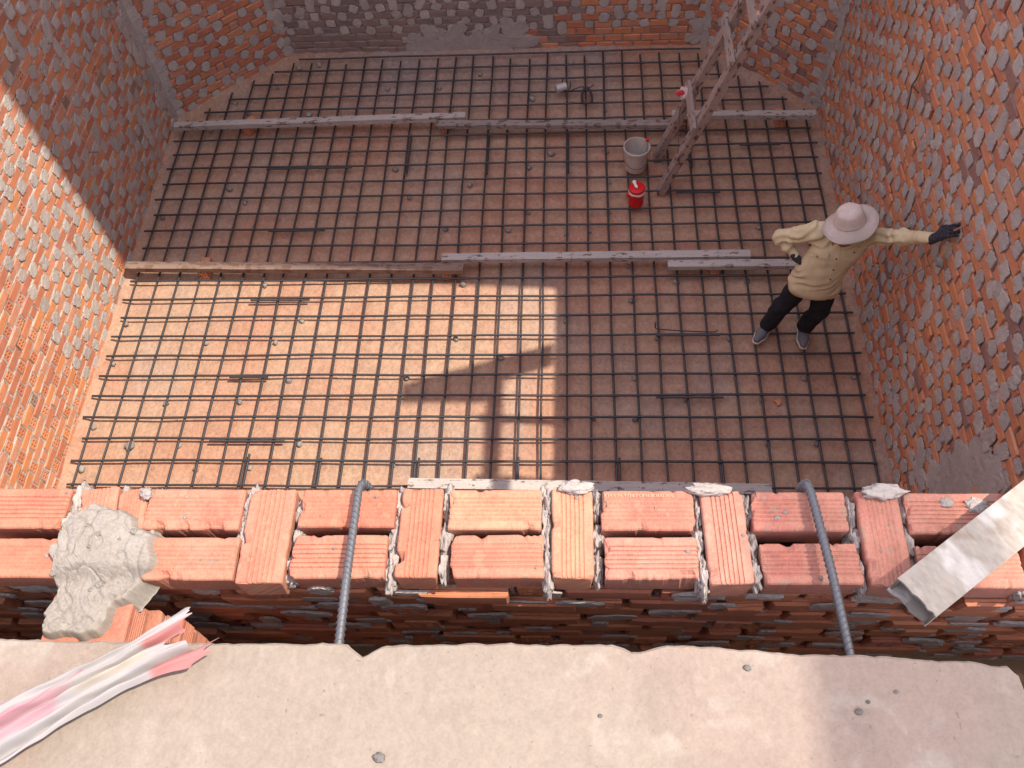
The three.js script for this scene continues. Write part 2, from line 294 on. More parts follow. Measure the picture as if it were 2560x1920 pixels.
// sunlit wall: local x runs from the near end (z = -0.6) to the far corner
wall('tall brick pit wall with diagonal sunlight and open brick holes near its foot', [-4.15, -0.62], [-4.18, -7.2], 40, 101, {
  joint: jointPale, ds: 1.05, jd: 0.005,
  mat: (x, y, r) => r() < 0.03 ? 9 : Math.floor(r() * 7),
  head: (x, y, r) => { const z = -0.62 - x, edge = -3.85 - 0.25 * ns(y * 2, 3, 1) - 0.12 * (y - 0.6); return z > edge ? (r() < 0.9 ? 'holes' : 'plain') : (r() < 0.045 ? 'holes' : 'dab'); },
  extra: (pats, r, L) => { for (let y = 0.05; y < 3.4; y += 0.055) { extraDab(pats, r, L - rnd(0.0, 0.07, r), y, rnd(0.04, 0.08, r), rnd(0.05, 0.09, r)); if (r() < 0.3) extraDab(pats, r, L - rnd(0.08, 0.2, r), y, rnd(0.05, 0.09, r), rnd(0.05, 0.1, r)); } for (let i = 0; i < 14; i++) extraDab(pats, r, rnd(5.3, 5.9, r), rnd(2.3, 3.0, r), rnd(0.06, 0.16, r), rnd(0.08, 0.2, r)); }
});
wall('short angled brick pit wall in shade beside the sunlit wall', [-4.18, -7.2], [-3.075, -8.175], 26, 102, {
  mat: (x, y, r) => Math.floor(r() * 6),
  head: (x, y, r) => r() < 0.92 ? 'dab' : 'plain',
  extra: (pats, r, L) => { for (let y = 0.05; y < 2.2; y += 0.05) { extraDab(pats, r, rnd(0.0, 0.06, r), y, rnd(0.04, 0.07, r), rnd(0.04, 0.08, r)); if (r() < 0.6) extraDab(pats, r, L - rnd(0.0, 0.1, r), y, rnd(0.04, 0.08, r), rnd(0.04, 0.08, r)); } }
});
wall('brick pit wall stained grey with mortar at the end of the steel mat', [-3.075, -8.175], [1.43, -8.145], 16, 103, {
  plain: 3,
  mat: (x, y, r) => { const X = x - 3.075, s = sstep(0.2, -0.6, X + 0.5 * ns(X * 2, y * 4, 2)) ; return r() < s ? 7 + Math.floor(r() * 2) : r() < 0.35 - 0.4 * sstep(0, 1, X) ? 9 + Math.floor(r() * 2) : Math.floor(r() * 7); },
  head: (x, y, r) => 'dab', ds: 0.95,
  extra: (pats, r, L) => { for (let i = 0; i < 46; i++) extraDab(pats, r, rnd(1.2, 2.6, r), rnd(0.02, 0.27, r), rnd(0.08, 0.2, r), rnd(0.04, 0.09, r), 3); for (let i = 0; i < 8; i++) extraDab(pats, r, rnd(4.35, 4.5, r), rnd(0.1, 1.2, r), 0.08, 0.06); }
});
wall('short angled brick pit wall behind the wooden ladder', [1.43, -8.145], [2.50, -7.13], 26, 104, {
  mat: (x, y, r) => r() < 0.1 ? 10 : pick(r, [0, 1, 2, 6, 0, 3]), head: (x, y, r) => r() < 0.8 ? 'dab' : 'plain',
  extra: (pats, r, L) => { for (let y = 0.03; y < 2.2; y += 0.075) { extraDab(pats, r, L - rnd(-0.02, 0.03, r), y, rnd(0.03, 0.06, r), rnd(0.04, 0.07, r), 3); extraDab(pats, r, rnd(0, 0.06, r), y, rnd(0.04, 0.07, r), rnd(0.04, 0.07, r), 3); } for (let i = 0; i < 24; i++) extraDab(pats, r, rnd(0.05, L, r), rnd(0.1, 2.1, r), rnd(0.045, 0.07, r), rnd(0.045, 0.07, r)); }
});
wall('orange brick pit wall that the worker leans one hand on', [2.50, -7.13], [2.46, -0.62], 46, 105, {
  mat: (x, y, r) => r() < 0.05 ? 10 : pick(r, [0, 1, 2, 6, 6, 2, 0, 3]), head: (x, y, r) => r() < 0.93 ? 'dab' : 'plain', ds: 1.0,
  z: (x, y, r) => r() < 0.06 ? rnd(0.004, 0.012, r) : 0,
  extra: (pats, r, L) => {
    for (let y = 0.03; y < 3.9; y += 0.06) extraDab(pats, r, rnd(0, 0.05, r), y, rnd(0.04, 0.07, r), rnd(0.05, 0.08, r));
    for (let i = 0; i < 120; i++) extraDab(pats, r, rnd(0.2, 5.6, r), rnd(0.1, 3.9, r), rnd(0.03, 0.06, r), rnd(0.03, 0.07, r));
    for (let i = 0; i < 60; i++) { const x = rnd(4.25, 5.4, r), y = rnd(0.15, 1.75, r); if (y < (x - 4.0) * 1.5 + 0.2 && y > (x - 4.7) * 1.2 - 0.4) extraDab(pats, r, x, y, rnd(0.05, 0.13, r), rnd(0.05, 0.15, r)); }
    for (let i = 0; i < 36; i++) extraDab(pats, r, 4.95 + rnd(-0.35, 0.4, r), 1.15 + rnd(-0.42, 0.35, r), rnd(0.09, 0.2, r), rnd(0.09, 0.2, r), 3);
  }
});
logT('walls');

// ---------------------------------------------------------------- open-topped wall under the rods, with the stub wall beside it
function grooved(l, w, h, r, grooves = 5, chip = 1) {          // brick lying with its grooved face up; centre at the origin, long axis x
  const prof = [], e = 0.005, gwid = rnd(0.0018, 0.003, r), gdep = rnd(0.0012, 0.0030, r); const g0 = w * 0.24, gw = (w - 2 * g0) / grooves;
  prof.push([-w / 2 + 0.006, -h / 2], [-w / 2, h / 2 - e], [-w / 2 + e * 0.4, h / 2 - e * 0.3], [-w / 2 + e, h / 2]);
  for (let i = 0; i <= grooves; i++) { const c = -w / 2 + g0 + i * gw; prof.push([c - gwid, h / 2], [c - 0.0006, h / 2 - gdep], [c + 0.0006, h / 2 - gdep], [c + gwid, h / 2]); }
  prof.push([w / 2 - e, h / 2], [w / 2 - e * 0.4, h / 2 - e * 0.3], [w / 2, h / 2 - e], [w / 2 - 0.006, -h / 2]);
  const ST = [-l / 2, -l / 2 + 0.0015, -l / 2 + 0.006]; const n = 26; for (let i = 1; i < n; i++) ST.push(-l / 2 + 0.006 + (l - 0.012) * i / n); ST.push(l / 2 - 0.006, l / 2 - 0.0015, l / 2);
  const ou = r() * 3, ov = r() * 3, ph = r() * 40; const P = ST.map((x, si) => prof.map(([z, y]) => {
    const ed = l / 2 - Math.abs(x), sh = ed < 0.001 ? 0.004 : ed < 0.003 ? 0.0014 : 0; const edgeZ = w / 2 - Math.abs(z);
    let c = 0; if (chip && y > 0 && edgeZ < 0.007) c = 0.011 * Math.max(0, ns(x * 26 + ph, z * 9, 3) + 0.35 * ns(x * 80 + ph, z * 9, 8) - 0.16) * 2; const ce = chip && ed < 0.008 ? 0.016 * Math.max(0, ns(z * 34 + ph, Math.sign(x) * 7, 5) + 0.3 * ns(z * 110 + ph, 3, 5) - 0.05) : 0;
    return V3(x - Math.sign(x) * ce + 0.0012 * ns(z * 20, ph, x), y - (y > 0 ? sh + c : -sh) + 0.0012 * ns(x * 14 + ph, z * 20, 1), z - Math.sign(z) * (sh * 0.6 + c * 0.8) + 0.0010 * ns(x * 16, ph, 2));
  }));
  const G = new Geo(v => [v.x + ou, v.z + v.y + ov]);
  for (let i = 0; i < P.length - 1; i++) for (let j = 0; j < prof.length - 1; j++) G.quad(P[i][j], P[i + 1][j], P[i + 1][j + 1], P[i][j + 1]);
  for (const s of [0, P.length - 1]) { const c = P[s].reduce((a, b) => a.add(b), V3(0, 0, 0)).multiplyScalar(1 / prof.length); for (let j = 0; j < prof.length; j++) { const a = P[s][j], b = P[s][(j + 1) % prof.length]; s ? G.tri(a, c, b) : G.tri(b, c, a); } }
  const g = G.build(); const m = mergeVertices(g, 1e-5); m.deleteAttribute('normal'); m.computeVertexNormals(); return g;   // flat shading keeps the grooves crisp
}
function lump(sx, sy, sz, r, det = 3, amp = 0.35, fq = 2.2) {   // rough mortar or stone lump
  let g = new THREE.IcosahedronGeometry(1, det); g.deleteAttribute('uv'); g = mergeVertices(g); const p = g.attributes.position, ph = r() * 60, uv = [];
  for (let i = 0; i < p.count; i++) { const v = V3(p.getX(i), p.getY(i), p.getZ(i)); const k = 1 + amp * ns(v.x * fq + ph, v.y * fq, v.z * fq) + amp * 0.45 * ns(v.x * fq * 3 + ph, v.y * fq * 3, v.z * fq * 3); p.setXYZ(i, v.x * k * sx, v.y * k * sy, v.z * k * sz); uv.push(v.x * 0.1 + ph, v.z * 0.1 + v.y * 0.1); }
  g.setAttribute('uv', new THREE.Float32BufferAttribute(uv, 2)); g.computeVertexNormals(); return g;
}
const fw = group('brick_wall', V3(0, FY, -0.65)); tag(fw, 'open-topped brick wall with bent steel rods lying across it', 'brick wall', 'walls of the pit');
const fwl = (x, y, z) => V3(x, y - FY, z + 0.65);
{
  const r = rng(201);
  mesh('mortar_core', new THREE.BoxGeometry(6.6, TOP - CH - FY, 0.05).translate(-0.85, (TOP - CH - FY) / 2, -0.075), jointMat, fw);
  // top course, traced from the photograph: four corners of each top face
  const T = [ // kind, far-left, far-right, near-right, near-left
    ['s', [-60, 1219], [190, 1220], [140, 1320], [-100, 1318]], ['s', [-70, 1344], [170, 1344], [150, 1443], [-95, 1440]],
    ['h', [203, 1219], [297, 1219], [262, 1440], [166, 1440]], ['h', [301, 1220], [368, 1221], [346, 1440], [268, 1440]],
    ['s', [372, 1221], [616, 1222], [592, 1323], [356, 1323]], ['s', [372, 1342], [602, 1342], [578, 1450], [350, 1450]],
    ['h', [628, 1222], [742, 1222], [704, 1458], [584, 1456]],
    ['s', [756, 1222], [995, 1222], [981, 1317], [742, 1317]], ['s', [734, 1336], [968, 1336], [960, 1445], [718, 1445]],
    ['h', [1008, 1220], [1108, 1220], [1092, 1444], [982, 1442]],
    ['s', [1123, 1224], [1354, 1222], [1354, 1323], [1121, 1323]], ['s', [1127, 1337], [1358, 1334], [1362, 1444], [1125, 1443]],
    ['h', [1379, 1220], [1481, 1220], [1486, 1446], [1379, 1445]],
    ['s', [1498, 1225], [1733, 1225], [1738, 1325], [1506, 1325]], ['s', [1511, 1342], [1735, 1341], [1757, 1448], [1511, 1448]],
    ['h', [1748, 1226], [1855, 1225], [1889, 1460], [1776, 1461]],
    ['s', [1874, 1227], [2110, 1229], [2126, 1327], [1884, 1326]], ['s', [1900, 1357], [2144, 1357], [2164, 1461], [1908, 1460]],
    ['h', [2132, 1229], [2246, 1228], [2288, 1467], [2183, 1468]],
    ['s', [2258, 1231], [2508, 1232], [2530, 1334], [2274, 1334]], ['s', [2292, 1362], [2545, 1365], [2572, 1468], [2305, 1468]],
    ['h', [2525, 1234], [2630, 1234], [2685, 1472], [2585, 1472]], ['s', [2650, 1234], [2890, 1234], [2925, 1336], [2670, 1336]], ['s', [2670, 1362], [2915, 1362], [2960, 1470], [2700, 1470]],
  ];
  T.forEach(([k, a, b, c, d], i) => {
    const y = TOP + rnd(-0.003, 0.003, r), [p, q, s, t] = [a, b, c, d].map(v => atY(v[0], v[1], y)); const cen = p.clone().add(q).add(s).add(t).multiplyScalar(0.25);
    const ex = k === 's' ? q.clone().sub(p).add(s.clone().sub(t)) : t.clone().sub(p).add(s.clone().sub(q)), ez = k === 's' ? t.clone().sub(p).add(s.clone().sub(q)) : q.clone().sub(p).add(s.clone().sub(t));
    const l = ex.length() / 2, w = ez.length() / 2;
    const pale = (i === 12 || i === 10) ? 2 : i > 15 ? 4 : Math.floor(r() * 2) + (i > 12 ? 3 : 0) % 5;
    const m = mesh('brick', grooved(l, w, 0.077, r, k === 's' ? 5 : 5), topBrickMats[Math.min(4, pale)], fw);
    m.position.copy(fwl(cen.x, y - 0.0385, cen.z)); m.rotation.y = Math.atan2(-ex.z, ex.x); m.rotation.x = rnd(-0.01, 0.01, r); m.name = i ? 'brick_' + String(i).padStart(3, '0') : 'brick';
    if (k === 'h' || r() < 0.55) for (const sgn of (k === 'h' ? [-1, 1] : [1])) {   // rough mortar in the upright joints
      for (let u = -1; u <= 1; u++) { const o = cen.clone().addScaledVector(ex.clone().normalize(), k === 'h' ? u * 0.062 + rnd(-.01, .01, r) : l / 2 + 0.006); if (k !== 'h') o.addScaledVector(ez.clone().normalize(), u * 0.03); else o.addScaledVector(ez.clone().normalize(), sgn * (w / 2 + 0.008));
        const b = mesh('mortar_joint', lump(rnd(0.011, 0.015, r), rnd(0.024, 0.032, r), rnd(0.030, 0.042, r), r, 4, 0.5, 2.8), pick(r, [mortarMats[1], mortarMats[3]]), fw); b.position.copy(fwl(o.x, TOP - rnd(0.036, 0.046, r), o.z)); b.rotation.y = Math.atan2(-ez.z, ez.x) + (k === 'h' ? 0 : Math.PI / 2); if (k !== 'h') b.rotation.y = m.rotation.y; }
    }
  });
  // faint raised writing on one of them
  const cv = document.createElement('canvas'); cv.width = 1024; cv.height = 64; const cx = cv.getContext('2d'); cx.fillStyle = '#000'; cx.fillRect(0, 0, 1024, 64); cx.fillStyle = '#fff'; cx.font = 'bold 46px serif'; cx.textBaseline = 'middle'; cx.fillText('A DUC DE VTIIET CP SERCHAI DUC', 20, 34, 985);
  const ct = new THREE.CanvasTexture(cv); const t0 = atY(1504, 1230, TOP), t1 = atY(1728, 1230, TOP);
  const pl = new THREE.PlaneGeometry(t0.distanceTo(t1), 0.0115).rotateX(-Math.PI / 2), em = mesh('raised_lettering', pl, std(rgb(.80, .43, .27), { alphaMap: ct, transparent: true, bumpMap: ct, bumpScale: 0.001 }), fw);
  const tc = t0.clone().add(t1).multiplyScalar(0.5); em.position.copy(fwl(tc.x, TOP + 0.0035, tc.z + 0.009)); em.castShadow = false;
  // courses of the face towards the slab
  const rows = 9, sub = new THREE.Group(), X0 = -1.75, L = 3.3; const { bricks, pats } = courses(L, rows, 0, r, {
    mat: (x, y, q) => pick(q, [0, 1, 3, 5, 0, 1]), head: (x, y, q) => q() < 0.5 ? 'holes' : 'plain', z: (x, y, q) => rnd(-0.008, 0.012, q)
  });
  const yb = TOP - CH - 0.002 - rows * CH - FY, off = new THREE.Matrix4().makeTranslation(X0, yb, 0.65 - 0.566 - 0.12 * rows * CH).multiply(new THREE.Matrix4().makeRotationX(0.12));
  mesh('mortar_joints', joints(bricks, r, 0.016).applyMatrix4(off), jointMat, fw).userData.kind = 'stuff';
  for (const b of bricks) b.m.premultiply(off);
  const tongues = []; for (let k = 0; k <= rows; k++) for (let x = 0.05; x < L; x += rnd(0.08, 0.3, r)) { const w = rnd(0.015, 0.06, r); tongues.push({ geo: pick(r, dabs), mi: Math.floor(r() * 4), area: w * 0.03, m: off.clone().multiply(MAT4(x, k * CH - rnd(0.004, 0.016, r), rnd(0.000, 0.005, r), w, rnd(0.016, 0.04, r), rnd(0.3, 0.7, r), rnd(-0.3, 0.3, r))) }); }
  const keep = mesh; fw.updateMatrixWorld(true);
  // (the traced top bricks already carry the first numbers)
  const nTop = T.length; const pieces = bricks; pieces.forEach(q => { const w = new THREE.Vector3().setFromMatrixPosition(q.m).applyMatrix4(fw.matrixWorld); const s = project(w); q.s = s[0] > -80 && s[0] < PW + 80 && s[1] < 1700 ? 1 : 0; });
  pieces.sort((a, b) => b.s - a.s).forEach((q, i) => { const o = mesh('brick', q.geo, allBrick[q.mi], fw); q.m.decompose(o.position, o.quaternion, o.scale); o.name = 'brick_' + String(nTop + i).padStart(3, '0'); });
  place(fw, 'mortar_tongue', tongues, mortarMats, MC, mortarRest);
}
const stub = group('brick_wall', atY(235, 1530, 4.0).setY(3.2)); tag(stub, 'short brick stub wall under the grey mortar heap beside the slab', 'brick wall', 'walls of the pit');
{
  const r = rng(301); const a = atY(339, 1463, 4.63), b = atY(312, 1600, 4.63), ze = -0.30;
  const xr = (a.x + b.x) / 2; stub.position.set(xr - 0.1, 3.2, -0.42);
  for (let k = 0; k < 12; k++) for (let c = 0; c < 2; c++) { const step = k === 0 ? 0 : k === 1 ? 0.022 : 0.03 + 0.01 * ns(k, 2); const m = mesh('brick', grooved(0.215, 0.083, 0.077, r, 5), pick(r, [topBrickMats[0], topBrickMats[3], topBrickMats[1]]), stub);
    m.rotation.x = -Math.PI / 2; m.rotation.order = 'YXZ'; m.rotation.y = Math.PI / 2 + rnd(-0.02, 0.02, r); m.rotation.x = 0; m.rotation.z = 0;
    // grooved face towards +x: roll the brick a quarter turn
    m.rotation.set(-Math.PI / 2 * 0, Math.PI / 2, 0); m.quaternion.setFromEuler(new THREE.Euler(0, Math.PI / 2, 0)).multiply(new THREE.Quaternion().setFromAxisAngle(V3(1, 0, 0), Math.PI / 2));
    m.position.set(0.1 - 0.0415 - c * 0.092 + step, 4.62 - 0.0385 - k * CH - 3.2, rnd(-0.008, 0.008, r) + 0.0); m.name = (k || c) ? 'brick_' + String(k * 2 + c).padStart(3, '0') : 'brick'; }
  const cr = mesh('mortar_core', new THREE.BoxGeometry(0.15, 1.36, 0.16).translate(0.01, 0.7, 0), jointMat, stub);
}
logT('parapet');

// ---------------------------------------------------------------- concrete slab at the camera's feet
const SY = 4.74;
{
  const edge = [[-260, 1590], [0, 1595], [120, 1600], [300, 1602], [520, 1606], [700, 1609], [850, 1607], [868, 1612], [886, 1628], [905, 1641], [918, 1634], [940, 1622], [965, 1612], [1080, 1609], [1200, 1607], [1400, 1609], [1530, 1610], [1560, 1618], [1578, 1627], [1600, 1628], [1640, 1618], [1668, 1611], [1750, 1614], [1800, 1618], [1850, 1624], [1890, 1622], [1930, 1630], [2020, 1634], [2120, 1636], [2220, 1640], [2300, 1646], [2380, 1650], [2440, 1655], [2480, 1664], [2520, 1664], [2545, 1684], [2566, 1740], [2610, 1840], [2680, 1980]];
  const r = rng(401), pts = []; const W = edge.map(e => atY(e[0], e[1], SY));
  for (let i = 0; i < W.length - 1; i++) { const n = Math.max(1, Math.round(W[i].distanceTo(W[i + 1]) / 0.011)); for (let k = 0; k < n; k++) { const p = W[i].clone().lerp(W[i + 1], k / n); p.z += 0.0035 * ns(p.x * 30, p.z * 30) + 0.002 * (r() - 0.5); pts.push(p); } }
  pts.push(W[W.length - 1]);
  const poly = [...pts.map(p => new THREE.Vector2(p.x, -p.z)), new THREE.Vector2(0.85, -1.6), new THREE.Vector2(-2.4, -1.6), new THREE.Vector2(-2.4, -pts[0].z)];
  const UV = v => [(v.x + 2.4) / 3.4, (v.z + 0.6) / 1.7];
  const inset = poly.map((p, i) => { if (i >= pts.length) return p; const k = 0.004 + 0.004 * Math.max(0, ns(p.x * 40, p.y * 40, 3)); return new THREE.Vector2(p.x, p.y - k); });
  const G = new Geo(UV); const tris = THREE.ShapeUtils.triangulateShape(inset, []); const at = (p, y) => V3(p.x, y, -p.y);
  for (const [a, b, c] of tris) G.tri(at(inset[a], SY), at(inset[b], SY), at(inset[c], SY));
  const g1 = G.build(); { const n = g1.attributes.normal; if (n.getY(0) < 0) { const p = g1.attributes.position, u = g1.attributes.uv; for (let i = 0; i < p.count; i += 3) { for (const [at2, k] of [[p, 3], [u, 2]]) { const A = at2.array, o1 = (i + 1) * k, o2 = (i + 2) * k; for (let q = 0; q < k; q++) { const t = A[o1 + q]; A[o1 + q] = A[o2 + q]; A[o2 + q] = t; } } } g1.computeVertexNormals(); } }
  const S = new Geo(v => [(v.x + 2.4) / 3.4, (v.z + v.y - SY + 0.6) / 1.7]);
  for (let i = 0; i < poly.length; i++) { const k = (i + 1) % poly.length, rim = i => at(poly[i], SY - 0.005 - (i < pts.length ? 0.004 * Math.max(0, ns(poly[i].x * 25, 4, 1)) : 0)), low = i => at(new THREE.Vector2(poly[i].x, poly[i].y + (i < pts.length ? 0.006 * ns(poly[i].x * 18, 9) - 0.004 : 0)), SY - 0.10); S.quad(at(inset[i], SY), rim(i), rim(k), at(inset[k], SY)); S.quad(rim(i), low(i), low(k), rim(k)); }
  const map = tex(1536, 768, (u, v) => {
    const x = u * 3.4, y = v * 1.7, q = 16; const big = fb(u, v * 0.5, 8, 4, 81), mid = fb(u, v * 0.5, 26, 4, 85), fine = fb(u, v * 0.5, 256, 2, 89), st = sstep(0.52, 0.68, fb(u, v * 0.5, 14, 4, 93)), pk = sstep(0.45, 0.65, fb(u, v * 0.5, 6, 3, 97)), sp = vn(u * 700, v * 350, 700, 2);
    const wu = u + 0.02 * (vn(u * 40, v * 20, 40, 3) - 0.5), wv = v * 0.5 + 0.02 * (vn(u * 40, v * 20, 40, 8) - 0.5), lime = sstep(0.56, 0.70, fb(wu, wv, 18, 5, 151)), wet = sstep(0.66, 0.74, fb(wu, wv, 11, 5, 157));
    let c = [.305, .252, .203]; c = c.map((t, i) => mix(t, [.315, .243, .199][i], pk)); c = c.map((t, i) => mix(t, [.375, .325, .27][i], lime * 0.5)); c = c.map((t, i) => mix(t, [.25, .20, .165][i], wet * 0.5)); const spl = sstep(0.62, 0.76, fb(wu, wv, 60, 4, 163)); c = c.map((t, i) => mix(t, [.40, .355, .305][i], spl * 0.35));
    const sp2 = vn(u * 260, v * 130, 260, 6), k = (0.93 + 0.10 * (big - 0.4) + 0.14 * (fine - 0.5) + 0.17 * (vn(u * 1300, v * 650, 1300, 77) - 0.5) + 0.06 * (fb(wu, wv, 90, 2, 19) - 0.5)) * (sp > 0.985 ? 0.6 : sp < 0.012 ? 1.2 : 1) * (sp2 > 0.975 ? 0.7 : 1); return c.map(t => t * k);
  }, true);
  const bump = tex(1024, 512, (u, v) => 0.5 * fb(u, v * 0.5, 60, 4, 71) + 0.5 * vn(u * 512, v * 256, 512, 73), false);
  const m = mesh('concrete_slab', mergeGeometries([g1, S.build()]), std(rgb(1, 1, 1), { map, bumpMap: bump, bumpScale: 0.002, roughness: 0.9 }));
  tag(m, 'pale concrete slab with a chipped edge beside the open-topped wall', 'slab');
  for (const [px, py, s] of [[950, 1895, 0.008], [1868, 1670, 0.005], [2147, 1780, 0.005], [2170, 1755, 0.003], [1500, 1790, 0.003], [2240, 1730, 0.003]]) { const p = atY(px, py, SY); const o = mesh('pebble', lump(s * 1.2, s * 0.8, s, r, 2, 0.4), pick(r, stoneMats)); o.position.set(p.x, SY + s * 0.5, p.z); tag(o, 'small grey pebble lying on the concrete slab', 'pebble', 'pebbles on the slab'); }
}

// ---------------------------------------------------------------- mortar heap and lumps on the wall
{
  const Z3 = [[790, 135], [900, 190], [1010, 195], [1090, 260], [1115, 330], [1210, 370], [1255, 420], [1240, 480], [1270, 560], [1280, 640], [1240, 700], [1150, 780], [1080, 860], [1000, 960], [900, 985], [840, 1060], [820, 1150], [720, 1235], [560, 1275], [450, 1240], [380, 1255], [240, 1240], [232, 1165], [270, 1130], [240, 1090], [280, 1020], [320, 960], [350, 860], [325, 780], [330, 720], [380, 640], [350, 560], [370, 510], [440, 460], [440, 400], [490, 330], [570, 240], [670, 200], [720, 150]];
  const poly = Z3.map(([x, y]) => { const p = atY(x * 0.3165, 1200 + y * 0.3165, TOP + 0.01); return [p.x, p.z]; });
  const inside = (x, z) => { let c = false; for (let i = 0, j = poly.length - 1; i < poly.length; j = i++) { const [a, b] = poly[i], [d, e] = poly[j]; if ((b > z) !== (e > z) && x < (d - a) * (z - b) / (e - b) + a) c = !c; } return c; };
  const dist = (x, z) => { let m = 9; for (let i = 0, j = poly.length - 1; i < poly.length; j = i++) { const [a, b] = poly[j], [d, e] = poly[i], vx = d - a, vz = e - b, t = clamp(((x - a) * vx + (z - b) * vz) / (vx * vx + vz * vz)); m = Math.min(m, Math.hypot(x - a - t * vx, z - b - t * vz)); } return m; };
  let x0 = 9, x1 = -9, z0 = 9, z1 = -9; for (const [x, z] of poly) { x0 = Math.min(x0, x); x1 = Math.max(x1, x); z0 = Math.min(z0, z); z1 = Math.max(z1, z); }
  x0 -= 0.02; x1 += 0.02; z0 -= 0.02; z1 += 0.02; const st = 0.0031, nx = Math.ceil((x1 - x0) / st), nz = Math.ceil((z1 - z0) / st), idx = {}, pos = [], uv = [], tri = [];
  const H = (x, z, sIn) => { const s = sIn ?? dist(x, z), slope = sstep(-0.58, -0.54, z), b = mix(TOP + 0.002, TOP - 0.026, slope), e = sstep(0, 0.02, s);
    const rough = sstep(-0.05, 0.35, ns(x * 9 + 4, z * 9, 8)), crack = Math.pow(1 - Math.abs(ns(x * 22, z * 22, 11)), 18), plate = Math.floor(3 * (ns(x * 12, z * 12, 6) + 1)) / 3;
    return b - (1 - e) * 0.03 + e * (0.015 + 0.005 * sstep(0, 0.07, s) + 0.006 * ns(x * 11, z * 11, 3) + 0.005 * plate + 0.003 * ns(x * 34, z * 34, 4) + rough * (0.003 * ns(x * 90, z * 90, 5) + 0.003 * Math.abs(ns(x * 130, z * 130, 5))) + 0.0012 * ns(x * 240, z * 240, 5) - 0.006 * crack); };
  const cxm = poly.reduce((q, p) => q + p[0], 0) / poly.length, czm = poly.reduce((q, p) => q + p[1], 0) / poly.length, NA = 300, NR = 64;
  const reach = th => { let m = 0.01; const dx = Math.cos(th), dz = Math.sin(th); for (let i = 0, j = poly.length - 1; i < poly.length; j = i++) { const ax = poly[j][0] - cxm, az = poly[j][1] - czm, bx = poly[i][0] - cxm, bz = poly[i][1] - czm, ex = bx - ax, ez = bz - az, den = dx * ez - dz * ex; if (Math.abs(den) < 1e-9) continue; const t = (ax * ez - az * ex) / den, u = (ax * dz - az * dx) / den; if (u >= 0 && u <= 1 && t > m) m = t; } return m; };
  for (let i = 0; i < NA; i++) { const th = i / NA * Math.PI * 2, R = reach(th) * (1 + 0.03 * ns(Math.cos(th) * 9, Math.sin(th) * 9, 2)); for (let j = 0; j <= NR; j++) { const t = Math.pow(j / NR, 0.8), x = cxm + Math.cos(th) * R * t, z = czm + Math.sin(th) * R * t; pos.push(x, H(x, z, (1 - t) * R), z); uv.push(x, z); } }
  for (let i = 0; i < NA; i++) for (let j = 0; j < NR; j++) { const k = (i + 1) % NA, a = i * (NR + 1) + j, b = a + 1, c = k * (NR + 1) + j, d = c + 1; tri.push(a, b, d, a, d, c); }
  const g = new THREE.BufferGeometry(); g.setAttribute('position', new THREE.Float32BufferAttribute(pos, 3)); g.setAttribute('uv', new THREE.Float32BufferAttribute(uv, 2)); g.setIndex(tri); g.computeVertexNormals();
  const hm0 = std(rgb(.33, .295, .262), { map: mortarMap, bumpMap: roughBump, bumpScale: 0.003 }), hp0 = V3(poly[0][0], TOP, poly[0][1]), m = group('mortar_heap', hp0); mesh('mound', g.translate(-hp0.x, -hp0.y, -hp0.z), hm0, m); { const q = rng(511); for (let i = 0, k = 0; i < 400 && k < 9; i++) { const x = rnd(x0, x1, q), z = rnd(z0, z1, q); if (!inside(x, z) || dist(x, z) < 0.008) continue; const sz = rnd(0.0025, 0.007, q), o = mesh('clod', lump(sz * 1.3, sz * 0.7, sz, q, 3, 0.35, 1.3), hm0, m); o.position.set(x - hp0.x, H(x, z) + sz * 0.15 - hp0.y, z - hp0.z); o.name = k ? 'clod_' + String(k).padStart(3, '0') : 'clod'; k++; } } tag(m, 'large crumbly heap of grey mortar spilled over the open-topped brick wall', 'mortar');
  const r = rng(501);
  for (const [px, py, w, d, h, lb] of [[1440, 1222, 0.034, 0.014, 0.012, 'ragged mortar lump on the palest header brick'], [1768, 1228, 0.042, 0.013, 0.012, 'ragged mortar lump beside the embossed brick'], [2205, 1234, 0.04, 0.016, 0.015, 'ragged mortar lump on the header next to the hollow beam'], [370, 1237, 0.012, 0.013, 0.012, 'small round mortar lump near the grey heap'], [2440, 1265, 0.022, 0.016, 0.006, 'thin mortar splash on the brick beside the hollow beam'], [2365, 1258, 0.012, 0.010, 0.005, 'small mortar splash on the brick beside the hollow beam']]) { const p = atY(px, py, TOP); const o = mesh('mortar_lump', lump(w, h, d, r, 4, 0.45, 2.4), pick(r, mortarMats)); o.position.set(p.x, TOP + h * 0.55, p.z); tag(o, lb, 'mortar'); }
  for (const [px, py, s] of [[468, 1243, 5], [481, 1234, 3], [463, 1294, 6], [490, 1301, 3], [480, 1371, 4], [502, 1399, 4], [529, 1401, 4], [543, 1401, 3], [940, 1243, 4], [118, 1390, 6], [166, 1233, 4], [1962, 1282, 7], [1943, 1296, 7], [1945, 1270, 4], [1922, 1285, 3], [2052, 1446, 5], [2200, 1378, 4], [2222, 1312, 4], [1858, 1340, 5], [1500, 1395, 3], [1442, 1245, 5], [1640, 1270, 4], [1720, 1380, 6], [800, 1290, 3], [835, 1370, 4], [1340, 1420, 3]]) { const p = atY(px, py, TOP), q = s * 0.00065; const o = mesh('mortar_crumb', lump(q * 1.3, q * 0.7, q, r, 1, 0.4), pick(r, mortarMats)); o.position.set(p.x, TOP + q * 0.5, p.z); tag(o, 'tiny pale mortar crumb lying on top of the bricks', 'crumb', 'mortar crumbs on the wall top'); }
}
logT('slab, heap');

